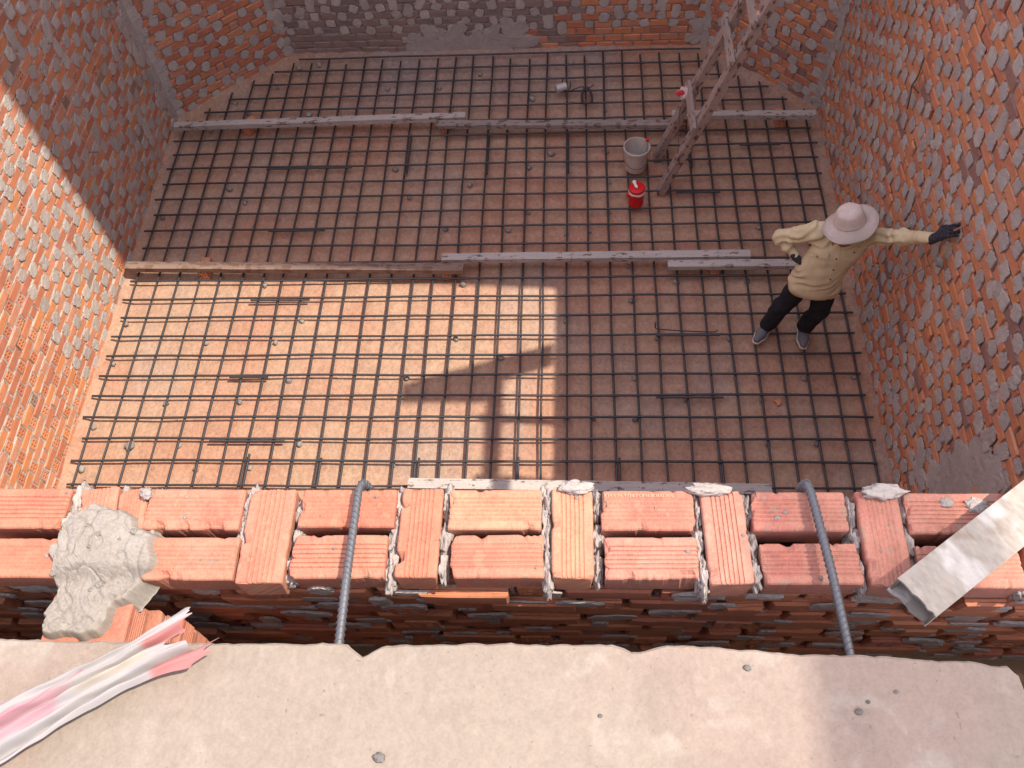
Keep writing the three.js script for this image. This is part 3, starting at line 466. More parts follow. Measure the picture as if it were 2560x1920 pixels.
// ---------------------------------------------------------------- bent rods over the wall, hollow beam
function tube(pts, rad, seg, rs = 8, tension = 0.5) { return new THREE.TubeGeometry(new THREE.CatmullRomCurve3(pts, false, 'catmullrom', tension), seg, rad, rs, false); }
function ribbed(pts, rad) {                                   // ribbed bar: core tube plus slanted ribs
  const c = new THREE.CatmullRomCurve3(pts, false, 'catmullrom', 0.3), len = c.getLength(), parts = [flat(new THREE.TubeGeometry(c, 60, rad, 10, false))];
  const n = Math.floor(len / 0.0115), up = V3(0, 1, 0);
  for (let i = 1; i < n; i++) { const t = i / n, p = c.getPointAt(t), d = c.getTangentAt(t); const g = new THREE.TorusGeometry(rad * 1.06, 0.0016, 4, 12); const tilt = new THREE.Quaternion().setFromAxisAngle(V3(0, 1, 0), 0.5); g.applyQuaternion(tilt); g.applyQuaternion(new THREE.Quaternion().setFromUnitVectors(V3(0, 0, 1), d)); g.translate(p.x, p.y, p.z); parts.push(flat(g)); }
  const e0 = new THREE.SphereGeometry(rad, 8, 6).translate(...pts[pts.length - 1].toArray()); parts.push(flat(e0));
  return mergeGeometries(parts);
}
{
  const a = atY(848, 1612, 4.686), b = atY(867, 1440, 4.683), c = atY(888, 1290, 4.676), d = atY(897, 1226, 4.672), e = d.clone().add(V3(0.004, -0.012, -0.022)), f = d.clone().add(V3(0.012, -0.05, -0.026));
  a.z += 0.03; const o = mesh('steel_rod', ribbed([a, b, c, d, e, f], 0.0079), rodMat); tag(o, 'ribbed steel rod hooked over the wall nearer to the mortar heap', 'rod', 'starter rods from the slab');
  const a2 = atY(2127, 1634, 4.686), b2 = atY(2084, 1450, 4.683), c2 = atY(2043, 1290, 4.676), d2 = atY(2025, 1226, 4.672), e2 = d2.clone().add(V3(-0.004, -0.008, -0.018)), f2 = d2.clone().add(V3(-0.006, -0.05, -0.028));
  a2.z += 0.03; const o2 = mesh('steel_rod', ribbed([a2, b2, c2, d2, e2, f2], 0.0079), rodMat); tag(o2, 'ribbed steel rod hooked over the wall nearer to the hollow beam', 'rod', 'starter rods from the slab');
  // hollow beam: open-ended box of sheet metal caked in cement
  const A = atY(2286, 1498, 4.71), B = atY(2690, 1178, 4.71), dir = B.clone().sub(A), L = dir.length() + 0.25; dir.normalize();
  const bm = group('hollow_beam', V3(A.x, TOP + 0.002, A.z)); bm.rotation.y = Math.atan2(-dir.z, dir.x); bm.rotation.z = 0.0;
  tag(bm, 'hollow square beam caked in pale cement resting on the brick wall', 'beam');
  const W = 0.088, Hh = 0.062, T = 0.005, r = rng(601);
  const cem = std(rgb(1, 1, 1), { map: tex(512, 256, (u, v) => { const a = fb(u, v * 0.5, 8, 4, 3), b = fb(u, v * 0.5, 60, 3, 5), w = sstep(0.5, 0.68, a), br = sstep(0.56, 0.7, fb(u, v * 0.5, 12, 3, 15)); let c = [.40, .355, .305].map((q, i) => mix(q, [.60, .57, .53][i], w * 0.8)); c = c.map((q, i) => mix(q, [.25, .175, .11][i], br * 0.5)); return c.map(q => q * (0.7 + 0.4 * b)); }, true, 2.2, 4.4), bumpMap: roughBump, bumpScale: 0.004, roughness: 0.85 });
  function panel(w, t, l, y, z, jag) { const g = new THREE.BoxGeometry(l, t, w, 40, 1, 10).translate(l / 2, y, z); const p = g.attributes.position; for (let i = 0; i < p.count; i++) { if (p.getX(i) < 0.001) p.setX(i, jag * (ns(p.getZ(i) * 60, y * 9, 3) + 0.4 * ns(p.getZ(i) * 190, 1)) + 0.004); p.setY(i, p.getY(i) + 0.0015 * ns(p.getX(i) * 12, p.getZ(i) * 20, 5)); g.attributes.uv.setXY(i, p.getX(i), p.getZ(i) * 0.5 + y); } g.computeVertexNormals(); return g; }
  mesh('top_plate', panel(W, T, L, Hh - T / 2, 0, 0.009), cem, bm); mesh('bottom_plate', panel(W, T, L, T / 2, 0, 0.008), cem, bm);
  for (const s of [-1, 1]) mesh('side_plate', new THREE.BoxGeometry(L, Hh - 2 * T - 0.002, T).translate(L / 2 + 0.006, Hh / 2, s * (W / 2 - T / 2 - 0.001)), cem, bm);
}

// ---------------------------------------------------------------- steel mat
const mat = group('rebar_mat', V3(0, FY, 0)); tag(mat, 'grid of tied ribbed steel bars lying over the pit floor', 'rebar mat');
const GX0 = -4.032, GZ0 = -8.029, DX = 0.2, DZ = 0.2056, RR = 0.0102;
const inL = (x) => x < -3.075 ? -7.2 - (x + 4.18) / 1.105 * 0.975 : -8.175, inR = x => x > 1.43 ? -8.145 + (x - 1.43) / 1.07 * 1.015 : -8.175;
{
  const r = rng(701); let n = 0; const bar = (pts, rad = RR) => { const m = mesh('bar', tube(pts.map(p => p.clone().sub(V3(0, FY, 0))), rad, Math.max(4, (pts.length - 1) * 2), 6), rebarMat, mat); m.name = n++ ? 'bar_' + String(n - 1).padStart(3, '0') : 'bar'; };
  for (let k = 0; k < 33; k++) {                              // bars along the pit, lower layer
    const x = GX0 + DX * k + rnd(-0.008, 0.008, r), zs = Math.max(inL(x), inR(x)) + rnd(0.13, 0.24, r), pts = []; const ph = r() * 30;
    for (let z = zs; z < -0.95; z += 0.3) pts.push(V3(x + 0.012 * ns(z * 0.9, ph), -0.009 + 0.004 * ns(z * 1.4, ph, 3), z)); pts.push(V3(x, -0.006, -0.9)); bar(pts);
  }
  const Lend = [748, 688, 636, 575, 513], Rend = [1752, 1790, 1830, 1922, 1968], Ly = [148, 180, 206, 243, 278], Ry = [133, 160, 191, 221, 252];
  for (let k = 0; k < 28; k++) {                              // bars across, upper layer
    let xa = -4.08 + rnd(-0.03, 0.03, r), xb = 2.40 + rnd(-0.03, 0.03, r); const z = GZ0 + DZ * k + rnd(-0.006, 0.006, r); if (k < 5) { xa = atY(Lend[k], Ly[k], 0).x; xb = atY(Rend[k], Ry[k], 0).x; }
    const ph = r() * 30, pts = []; for (let x = xa; x < xb; x += 0.3) pts.push(V3(x, 0.0095 + 0.005 * ns(x * 1.2, ph, 2), z + 0.013 * ns(x * 0.9, ph))); pts.push(V3(xb, 0.0075, z)); bar(pts);
  }
  const laps = [[667, 422, 880, 421, 1], [672, 574, 812, 571, 1], [628, 744, 775, 743, 1], [573, 946, 670, 940, 1], [523, 1103, 712, 1097, 1], [1640, 984, 1808, 987, 1], [1640, 838, 1800, 836, 1], [1690, 478, 1800, 477, 1], [1850, 366, 1952, 361, 1], [1040, 338, 1027, 432, 0], [1230, 334, 1227, 435, 0], [1425, 330, 1425, 432, 0], [624, 1135, 606, 1215, 0], [811, 1145, 796, 1215, 0], [1047, 1145, 1043, 1215, 0], [1300, 1143, 1297, 1215, 0], [1541, 1145, 1543, 1215, 0], [1800, 1150, 1806, 1215, 0], [1700, 345, 1700, 420, 0]];
  for (const [a, b, c, d, up] of laps) { const y = up ? 0.012 : -0.004, p = atY(a, b, y), q = atY(c, d, y); if (up) { p.z = q.z = GZ0 + DZ * Math.round((p.z - GZ0) / DZ) + 0.021; } else { p.x = q.x = GX0 + DX * Math.round((p.x - GX0) / DX) + 0.021; } bar([p, p.clone().lerp(q, 0.5), q]); }
  // tie wires at the crossings: too small to pick apart, one part
  const ties = []; for (let i = 0; i < 33; i++) for (let k = 0; k < 27; k++) { const x = GX0 + DX * i, z = GZ0 + DZ * k; if (z < Math.max(inL(x), inR(x)) + 0.22 || r() < 0.35) continue; const t = new THREE.TorusGeometry(0.0105, 0.0013, 4, 8); t.rotateX(Math.PI / 2 + rnd(-0.4, 0.4, r)).rotateY(r() * 3).translate(x, 0.003 - FY, z); ties.push(flat(t)); if (r() < 0.5) { const w = new THREE.CylinderGeometry(0.0011, 0.0011, 0.035, 4).rotateZ(rnd(0.5, 1.3, r)).rotateY(r() * 6).translate(x, 0.02 - FY, z); ties.push(flat(w)); } }
  const tm = mesh('tie_wires', mergeGeometries(ties), wireMat, mat); tm.userData.kind = 'stuff';
}
{ // loose bent bar lying on the mat
  const p = atY(1640, 822, 0.024), q = atY(1785, 830, 0.024), m = p.clone().lerp(q, 0.5); m.z += 0.006;
  const o = mesh('loose_bar', tube([p.clone().add(V3(-0.005, 0.05, -0.03)), p, m, q, q.clone().add(V3(0.03, 0.01, -0.015))], 0.006, 24, 6, 0.2), rebarMat); tag(o, 'loose bent steel bar lying on the mat near the worker', 'bar');
}
logT('mat');

// ---------------------------------------------------------------- stones under the mat, debris
{
  const r = rng(801), S = 0.3888, list = [];
  const add = (ox, oy, a) => a.forEach(([x, y, k]) => list.push([ox + x * S, oy + y * S, k || 1]));
  add(0, 640, [[1325, 560], [1770, 555], [810, 435], [725, 690], [1065, 945], [1540, 935], [1855, 800], [600, 1100], [835, 1222, 1.9], [1150, 1215], [1925, 1205, 1.2], [525, 1370, 1.2], [1255, 1370], [1605, 1360], [1700, 185], [1940, 415]]);
  add(850, 640, [[790, 180, 1.2], [1850, 60], [1870, 285], [1450, 415], [745, 530], [1035, 650, 1.2], [430, 780], [2165, 165, 1.1], [1895, 780], [1625, 1040], [1900, 1045], [1450, 1040], [2040, 525], [340, 1340]]);
  add(1700, 640, [[315, 530, 1.1], [795, 785], [525, 920], [35, 920], [880, 1205], [565, 1200], [430, 160], [1120, 775]]);
  add(0, 0, [[1475, 1215, 1.2], [1045, 1395], [1575, 1300], [1985, 735, 1.5], [1600, 730], [2050, 415, 1.3], [1925, 435, 1.2], [1515, 660], [1355, 835], [1780, 560]]);
  add(850, 0, [[305, 570], [640, 565], [355, 1090, 1.2], [1215, 1075, 1.2], [1358, 985, 1.4], [835, 1185], [445, 1270], [1205, 1365], [1725, 1365], [1725, 1170], [1455, 1500], [1600, 1485], [1080, 1480], [680, 1475], [1715, 975], [1235, 635, 1.2], [1700, 705], [1125, 410], [1490, 400], [900, 475]]);
  add(1700, 0, [[75, 1050], [190, 1050, 0.8], [735, 1135], [510, 1460, 1.1]]);
  const gs = Array.from({ length: 6 }, () => lump(0.026, 0.02, 0.021, r, 1, 0.5, 1.6));
  for (const [px, py, k] of list) { const p = atY(px, py, FY + 0.02), o = mesh('spacer_stone', pick(r, gs), pick(r, stoneMats)); o.position.set(p.x, FY + 0.014 * k, p.z); o.rotation.y = r() * 6; o.scale.set(k, Math.min(1.15, k), k); tag(o, 'small grey stone wedged under the steel grid as a spacer', 'stone', 'spacer stones under the mat'); }
  // broken red brick shard and chips
  const sh = new THREE.ExtrudeGeometry(new THREE.Shape([[0, 0], [0.055, 0.01], [0.06, -0.03], [0.03, -0.055], [0.02, -0.02]].map(a => new THREE.Vector2(...a))), { depth: 0.014, bevelEnabled: false }).rotateX(-Math.PI / 2);
  let p = atY(1932, 1003, FY); const o = mesh('brick_shard', sh, brickMats[0]); o.position.set(p.x, FY + 0.004, p.z); tag(o, 'flat angular shard of red brick on the shaded floor', 'brick shard');
  const chips = []; for (let i = 0; i < 900; i++) { const x = rnd(-4.05, 2.4, r), z = rnd(-7.9, -2.4, r); if (z < Math.max(inL(x), inR(x)) + 0.1) continue; const s = 0.002 + 0.006 * Math.pow(r(), 3), g = new THREE.TetrahedronGeometry(s, 0); g.rotateX(r() * 6).rotateY(r() * 6).scale(1.2, 0.7, 1).translate(x, FY + s * 0.4 + 0.012 * ns(x * 1.1, z * 1.1), z); const c = r() < 0.4 ? [.5, .2, .12] : r() < 0.6 ? [.42, .36, .31] : [.3, .2, .15]; chips.push(tinted(flat(g), c, new THREE.Matrix4())); }
  tag(mesh('gravel', mergeGeometries(chips), std(rgb(1, 1, 1), { vertexColors: true })), 'scattered tiny chips of brick and grit on the earth floor', 'gravel', null, 'stuff');
}

// ---------------------------------------------------------------- planks resting on bricks
const PB = 0.068;                                            // underside of the planks
function plank(label, m, pa, pb, w, t, y, yw) {
  const A = atY(pa[0], pa[1], y + t), B = atY(pb[0], pb[1], y + t), d = B.clone().sub(A), L = d.length(); const r = rng(Math.floor(L * 1000));
  const g = new THREE.BoxGeometry(L, t, w, 40, 1, 2); const p = g.attributes.position, uv = g.attributes.uv, o = r() * 3;
  for (let i = 0; i < p.count; i++) { const x = p.getX(i), yy = p.getY(i), z = p.getZ(i); p.setXYZ(i, x + (Math.abs(x) > L / 2 - 0.01 ? 0.006 * ns(yy * 50, z * 50, o) : 0), yy + 0.003 * ns(x * 3, z * 20, o), z + 0.0035 * ns(x * 3.5, yy * 20, o + 2)); uv.setXY(i, x + o, z + yy + o); }
  g.computeVertexNormals(); const q = mesh('plank', g, m); const c = A.clone().add(B).multiplyScalar(0.5); q.position.set(c.x, y + t / 2, c.z); q.rotation.y = Math.atan2(-d.z, d.x); tag(q, label, 'plank', 'planks laid across the mat'); return q;
}
plank('cement-spattered plank touching the angled wall beside the sunlit wall', woodPale, [434, 311], [1163, 286], 0.075, 0.055, PB);
plank('dark mottled plank running behind the ladder foot, next to the white bucket', woodMid, [1090, 307], [1705, 306], 0.078, 0.05, PB - 0.002);
plank('short pale grey plank between the ladder and the worker-side wall, near the angled wall', woodPale, [1680, 282], [2040, 282], 0.075, 0.05, PB + 0.056);
plank('long brown plank at the edge of the sunlit floor', woodBrown, [313, 662], [1158, 667], 0.085, 0.055, PB);
plank('long pale grey plank between the brown plank and the worker', woodPale, [1105, 642], [1876, 632], 0.078, 0.05, PB + 0.003);
plank('short pale grey plank behind the hip of the worker', woodPale, [1670, 658], [2020, 656], 0.078, 0.05, PB - 0.001);
plank('pale plank on the floor just beyond the open-topped wall', woodPale, [1020, 1207], [1930, 1222], 0.085, 0.05, PB);
{ // hollow bricks that carry them
  const r = rng(901), sh = (w, h, cols, rows) => { const s = new THREE.Shape([[-w / 2, 0], [w / 2, 0], [w / 2, h], [-w / 2, h]].map(a => new THREE.Vector2(...a))); for (let i = 0; i < cols; i++) for (let j = 0; j < rows; j++) { const p = new THREE.Path(); p.absarc((i + 0.5 - cols / 2) * w / cols * 0.88, (j + 0.5) * h / rows * 0.9 + h * 0.05, w / cols * 0.29, 0, Math.PI * 2, true); s.holes.push(p); } return new THREE.ExtrudeGeometry(s, { depth: 0.17, bevelEnabled: false, curveSegments: 6 }).translate(0, 0, -0.085); };
  const g6 = sh(0.078, 0.12, 2, 3);
  for (const [px, py, a, lb, dz] of [[622, 330, -0.5, 'hollow red brick under the spattered plank', -0.03], [1106, 325, 0.05, 'hollow red brick under the joint of spattered and dark planks', -0.03], [1700, 323, 0.15, 'hollow red brick under the plank behind the ladder rail', -0.03], [1950, 312, 0.12, 'hollow red brick under the short plank near the angled wall', -0.03], [512, 690, -0.1, 'hollow red brick under the long brown plank', -0.02], [1115, 690, 0.08, 'hollow red brick under the end of the brown plank', -0.02], [1785, 682, 0.1, 'hollow red brick under the short plank near the worker', -0.02]]) {
    const p = atY(px, py, FY + 0.06), o = mesh('hollow_brick', g6, brickMats[pick(r, [0, 1, 2, 6])]); o.position.set(p.x, FY + 0.002, p.z - 0.085 + 0.0); o.rotation.y = a; tag(o, lb, 'brick', 'bricks propping the planks'); }
}
logT('planks');

// ---------------------------------------------------------------- ladder
{
  const fa = V3(0.885, FY, -6.47), fb2 = V3(0.90, FY, -6.02), top = V3(2.46 - 0.90, TOP + 0.08 - FY, 0.0);
  const ld = group('wooden_ladder', V3(0.9, FY, -6.25)); tag(ld, 'rough wooden ladder leaning against the orange brick wall', 'ladder');
  const dir = top.clone().normalize(), LL = top.length() + 0.7, side = V3(0, 0, 1), nrm = dir.clone().cross(side).normalize();   // nrm faces up and back
  const basis = new THREE.Matrix4().makeBasis(dir, nrm.clone().negate(), side.clone().negate().clone().multiplyScalar(1)); const q = new THREE.Quaternion().setFromRotationMatrix(new THREE.Matrix4().makeBasis(dir, side.clone().cross(dir), side));
  const r = rng(1001);
  const rungMat = std(rgb(.78, .68, .64), { map: woodPale.map, bumpMap: roughBump, bumpScale: 0.004 });
  function board(l, h, w, s) { const g = new THREE.BoxGeometry(l, h, w, 30, 1, 2), p = g.attributes.position, uv = g.attributes.uv; for (let i = 0; i < p.count; i++) { const x = p.getX(i), y = p.getY(i), z = p.getZ(i); p.setXYZ(i, x, y + 0.004 * ns(x * 4, z * 10, s), z + 0.004 * ns(x * 4, y * 10, s + 3)); uv.setXY(i, x + s, y + z + s); } g.computeVertexNormals(); return g; }
  for (const f of [fa, fb2]) { const m = mesh('rail', board(LL, 0.07, 0.10, f.z), woodLadder, ld); m.quaternion.copy(q); const c = f.clone().addScaledVector(dir, LL / 2).add(side.clone().cross(dir).multiplyScalar(0.03)); m.position.copy(c.sub(ld.position)); }
  const outn = side.clone().cross(dir).normalize();            // away from the ladder's underside
  for (const [px, py] of [[1724, 268], [1828, 100], [1885, 0], [1955, -130], [2040, -290]]) {
    // find the height along the ladder where the middle of the two rails shows at this pixel row
    let bt = 0, bd = 1e9; for (let t = 0.2; t < LL; t += 0.01) { const c = fa.clone().add(fb2).multiplyScalar(0.5).addScaledVector(dir, t).addScaledVector(outn, 0.08), s = project(c); const d = Math.abs(s[1] - py); if (d < bd) { bd = d; bt = t; } }
    const m = mesh('rung', board(0.62, 0.03, 0.075, bt), rungMat, ld); const c = fa.clone().add(fb2).multiplyScalar(0.5).addScaledVector(dir, bt).addScaledVector(outn, 0.083);
    m.quaternion.setFromRotationMatrix(new THREE.Matrix4().makeBasis(side, outn, side.clone().cross(outn))); m.position.copy(c.sub(ld.position));
  }
  // wire braces between the rails
  for (const t of [0.6, 1.75]) { const a = fa.clone().addScaledVector(dir, t + 0.06).addScaledVector(outn, 0.07), b = fb2.clone().addScaledVector(dir, t - 0.1).addScaledVector(outn, 0.07); mesh('brace_wire', tube([a, a.clone().lerp(b, 0.5), b].map(p => p.sub(ld.position)), 0.004, 8, 6), wireMat, ld); }
  // rag tied on the lowest rung, over the far rail
  const c = fa.clone().addScaledVector(dir, 1.0); let bt = 0, bd = 1e9; for (let t = 0.2; t < LL; t += 0.01) { const s = project(fa.clone().addScaledVector(dir, t).addScaledVector(outn, 0.1)); const d = Math.hypot(s[0] - 1722, s[1] - 237); if (d < bd) { bd = d; bt = t; } }
  const rp = fa.clone().addScaledVector(dir, bt).addScaledVector(outn, 0.085); const rag = group('cloth_rag', rp); tag(rag, 'pale pink rag with red ends tied round the ladder rung', 'rag');
  const rm = std(rgb(.60, .46, .43), { map: mortarMap }), rd = std(rgb(.55, .04, .05));
  mesh('wrap', lump(0.07, 0.055, 0.062, r, 4, 0.55, 1.7), rm, rag); const t1 = mesh('tail', lump(0.028, 0.075, 0.02, r, 3, 0.5, 1.9), rm, rag); t1.position.set(0.06, -0.06, 0.06); t1.rotation.z = 0.3; const t2 = mesh('red_end', lump(0.04, 0.02, 0.022, r, 3, 0.6, 2.2), rd, rag); t2.position.set(-0.055, 0.03, 0.03);
  const n = mesh('nailed_block', board(0.05, 0.04, 0.05, 3), std(rgb(.62, .40, .32)), ld); n.visible = true; n.position.copy(fb2.clone().addScaledVector(dir, 2.0).addScaledVector(outn, 0.06).sub(ld.position)); n.quaternion.copy(q);
}

// ---------------------------------------------------------------- bucket, bottle, drinks cooler, can and cable
{
  const MT = 0.016; const lathe = (pts, seg = 36) => new THREE.LatheGeometry(pts.map(p => new THREE.Vector2(...p)), seg);
  let p = atY(1588, 418, MT); const b = group('bucket', V3(p.x, MT, p.z)); tag(b, 'dirty white plastic bucket holding a bottle, beside the ladder foot', 'bucket');
  const bm = std(rgb(.60, .54, .49), { map: mortarMap, roughness: 0.6, side: THREE.DoubleSide }), h = 0.27, r0 = 0.094, r1 = 0.122;
  mesh('body', lathe([[0.001, 0], [r0, 0], [r0 + 0.004, 0.006], [mix(r0, r1, 0.35), h * 0.35], [r1, h], [r1 - 0.004, h], [mix(r0, r1, 0.35) - 0.004, h * 0.35], [r0 - 0.003, 0.006], [0.001, 0.006]]), bm, b);
  mesh('rim', lathe([[r1, h - 0.03], [r1 + 0.006, h - 0.028], [r1 + 0.006, h], [r1 + 0.001, h + 0.004], [r1 - 0.004, h + 0.002]]), bm, b);
  const hp = []; for (let i = 0; i <= 16; i++) { const t = -1.75 + i / 16 * 3.5; hp.push(V3(Math.sin(t) * (r1 + 0.009) * 0.98, h * 0.80 - 0.13 * Math.cos(t * 0.9) * 0.95, Math.cos(t) * (r1 + 0.004))); } mesh('handle', tube(hp, 0.0025, 40, 6), std(rgb(.22, .14, .10), { metalness: 0.4, roughness: 0.6 }), b);
  const bt = group('bottle', V3(p.x + 0.06, MT + 0.008, p.z - 0.025)); bt.rotation.z = -0.13; bt.rotation.x = -0.1; tag(bt, 'clear plastic bottle with a red cap standing in the bucket', 'bottle');
  mesh('body', lathe([[0.001, 0], [0.03, 0], [0.033, 0.01], [0.033, 0.17], [0.028, 0.21], [0.013, 0.262], [0.012, 0.285]], 24), new THREE.MeshPhysicalMaterial({ color: rgb(.62, .60, .55), transmission: 0.5, roughness: 0.2, thickness: 0 }), bt);
  mesh('cap', new THREE.CylinderGeometry(0.0165, 0.0165, 0.022, 20).translate(0, 0.294, 0), std(rgb(.62, .03, .025), { roughness: 0.4 }), bt);
  p = atY(1589, 508, MT); const c = group('drinks_cooler', V3(p.x, MT, p.z)); tag(c, 'bright red cylindrical drinks cooler with a white spout standing on the mat', 'cooler');
  const red = std(rgb(.62, .008, .012), { roughness: 0.35 }), wht = std(rgb(.80, .78, .74), { roughness: 0.4 });
  mesh('body', lathe([[0.001, 0], [0.066, 0], [0.072, 0.008], [0.074, 0.15], [0.074, 0.155]]), red, c); mesh('band', lathe([[0.0745, 0.155], [0.078, 0.157], [0.078, 0.180], [0.074, 0.183]]), wht, c);
  mesh('lid', lathe([[0.073, 0.184], [0.076, 0.186], [0.076, 0.208], [0.070, 0.217], [0.001, 0.219]]), red, c);
  const sp = mesh('spout', new THREE.CapsuleGeometry(0.014, 0.045, 6, 12).rotateX(Math.PI / 2).scale(1, 0.8, 1).translate(0, 0.23, -0.01), wht, c); sp.rotation.y = 0.35; sp.position.x = -0.01;
  mesh('spout_tip', new THREE.SphereGeometry(0.019, 16, 10).scale(1, 0.75, 1.1).translate(-0.024, 0.234, -0.046), wht, c);
  mesh('handle_clip', new THREE.BoxGeometry(0.03, 0.022, 0.03).rotateY(0.6).translate(-0.078, 0.145, 0.03), red, c); mesh('band_notch', new THREE.BoxGeometry(0.05, 0.012, 0.004).rotateY(-0.2).translate(-0.018, 0.160, 0.0775), red, c);
  // paint can on its side
  p = atY(1403, 224, 0.03); const k = group('metal_can', V3(p.x, MT + 0.042, p.z)); tag(k, 'dented silver can lying on its side by the black straps', 'can');
  const cm = mesh('body', lathe([[0.036, -0.055], [0.04, -0.055], [0.042, -0.05], [0.042, 0.05], [0.04, 0.055], [0.001, 0.055]], 28), std(rgb(.62, .60, .60), { metalness: 0.3, roughness: 0.5, map: mortarMap, side: THREE.DoubleSide }), k); cm.rotation.set(0, 0.35, Math.PI / 2 * 1.02, 'YXZ');
  const ce = mesh('can_end', new THREE.CylinderGeometry(0.036, 0.036, 0.004, 24), std(rgb(.50, .49, .50), { metalness: 0.3, roughness: 0.5 }), k); ce.position.set(-0.047 * Math.cos(0.35), 0, 0.047 * Math.sin(0.35)); ce.rotation.copy(cm.rotation);
  const hol = mesh('opening', new THREE.CylinderGeometry(0.013, 0.013, 0.003, 16), std(rgb(.02, .02, .02)), k); hol.position.set(-0.051 * Math.cos(0.35), 0.004, 0.051 * Math.sin(0.35) - 0.004); hol.rotation.copy(cm.rotation);
  // straps / cable
  const cb = std(rgb(.045, .04, .05), { roughness: 0.75 }); const P = (x, y, z) => atY(1350 + x * 0.2171, 180 + y * 0.2171, z);
  const s1 = group('cable', P(400, 200, MT)); tag(s1, 'black cable with a loop lying on the mat by the silver can', 'cable'); const loc = (a) => a.map(v => P(v[0], v[1], v[2]).sub(s1.position));
  mesh('cable_run', tube(loc([[262, 80, 0.10], [255, 130, 0.07], [285, 200, 0.04], [330, 225, 0.03], [400, 195, 0.04], [480, 172, 0.05], [570, 178, 0.05], [618, 145, 0.06]]), 0.006, 60, 8), cb, s1);
  mesh('cable_tail', tube(loc([[350, 110, 0.05], [348, 170, 0.04], [320, 225, 0.03], [300, 240, 0.025]]), 0.006, 24, 8), cb, s1);
  for (const o of [0, 12]) mesh('cable_loop', tube(loc([[485 + o, 365, 0.03], [478 + o, 270, 0.04], [500 + o, 200, 0.06], [530 + o, 175, 0.07], [565 + o, 210, 0.06], [590 + o, 280, 0.04], [592 + o, 350, 0.03]]), 0.009, 48, 8), cb, s1);
  const cu = mesh('rusty_wire', tube([[300, 325, .03], [370, 345, .03], [450, 350, .03], [540, 325, .035], [590, 300, .04]].map(v => P(v[0], v[1], v[2])), 0.004, 30, 6), std(rgb(.28, .12, .07))); tag(cu, 'thin rusty wire lying under the black cable loop', 'wire');
}
logT('small things');

// ---------------------------------------------------------------- torn sack strip tied to a stick beyond the frame
{
  const A = atY(-150, 1905, SY + 0.035), B = atY(455, 1592, SY + 0.045), ax = B.clone().sub(A), L = ax.length(); ax.normalize(); const sd = V3(0, 1, 0).cross(ax).normalize().negate(), up = V3(0, 1, 0);
  const NU = 90, NV = 44, pos = [], uv = [], idx = [];
  for (let i = 0; i <= NU; i++) for (let j = 0; j <= NV; j++) {
    const u = i / NU, v = j / NV * 2 - 1; let w = (mix(0.062, 0.040, sstep(0, 0.7, u)) + 0.012 * sstep(0.8, 1, u)) * 0.98; w *= 1 + 0.06 * ns(u * 6, v * 2);
    const rag = (1 - sstep(0.0, 1, Math.abs(0))) ; const endLen = L * u * (1 + 0.10 * sstep(0.8, 1, u) * (Math.abs(v - 0.75) < 0.2 ? 0.9 : 0) + 0.05 * sstep(0.85, 1, u) * ns(v * 6, 3) + 0.08 * sstep(0.7, 1, u) * (v < -0.75 ? 0.5 : 0) + 0.12 * sstep(0.78, 1, u) * Math.max(0, Math.sin(v * 9 + 1)) * ns(v * 3, 7));
    const fold = 0.011 * Math.sin(v * 7.5 + 0.8 * ns(u * 3, 1) + u * 1.2) + 0.006 * Math.sin(v * 15 + u * 3) + 0.005 * ns(u * 9, v * 5, 2), cur = -0.012 * v * v;
    const p = A.clone().addScaledVector(ax, endLen).addScaledVector(sd, v * w + 0.004 * ns(u * 8, v * 3, 5)).addScaledVector(up, fold + cur + 0.006 * Math.sin(u * 3.0)); pos.push(p.x, p.y, p.z); uv.push(u, j / NV);
  }
  for (let i = 0; i < NU; i++) for (let j = 0; j < NV; j++) { const a = i * (NV + 1) + j, b = a + 1, c = a + NV + 1, d = c + 1; idx.push(a, c, d, a, d, b); }
  const g = new THREE.BufferGeometry(); g.setAttribute('position', new THREE.Float32BufferAttribute(pos, 3)); g.setAttribute('uv', new THREE.Float32BufferAttribute(uv, 2)); g.setIndex(idx); g.computeVertexNormals();
  const map = tex(512, 256, (u, v) => {
    const n = fb(u, v, 8, 4, 4), we = 0.96 + 0.05 * Math.sin(v * 400) * Math.sin(u * 700); let c = [.42, .395, .39];
    const pink = sstep(0.22, 0.30, v + 0.10 * (n - 0.5)) * (1 - sstep(0.62, 0.70, v)) * (1 - sstep(0.46, 0.53, u + 0.14 * (v - 0.5) + 0.05 * (n - 0.5))); c = c.map((q, i) => mix(q, [.47, .245, .285][i], pink * (0.55 + 0.45 * n)));
    const yel = sstep(0.5, 0.62, u) * (1 - sstep(0.84, 0.9, u)) * sstep(0.3, 0.4, v) * (1 - sstep(0.55, 0.62, v)); c = c.map((q, i) => mix(q, [.52, .44, .31][i], yel * 0.6));
    const red = sstep(0.84, 0.88, u + 0.04 * n) * (sstep(0.15, 0.2, v) * (1 - sstep(0.4, 0.46, v)) + sstep(0.72, 0.76, v)); c = c.map((q, i) => mix(q, [.50, .13, .12][i], clamp(red) * 0.75));
    const ln = Math.abs(v - 0.2 - 0.12 * Math.sin(u * 6)) < 0.012 && u < 0.6 ? 0.6 : 0; c = c.map((q, i) => mix(q, [.50, .17, .22][i], ln)); return c.map(q => q * we * (0.9 + 0.15 * n));
  }, true);
  const st = group('sack_strip', A); const m = mesh('strip', g.translate(-A.x, -A.y, -A.z), new THREE.MeshPhysicalMaterial({ map, roughness: 0.85, side: THREE.DoubleSide, transmission: 0.15, thickness: 0 }), st); tag(st, 'torn white and pink woven sack strip lying over the slab edge', 'sack strip');
}

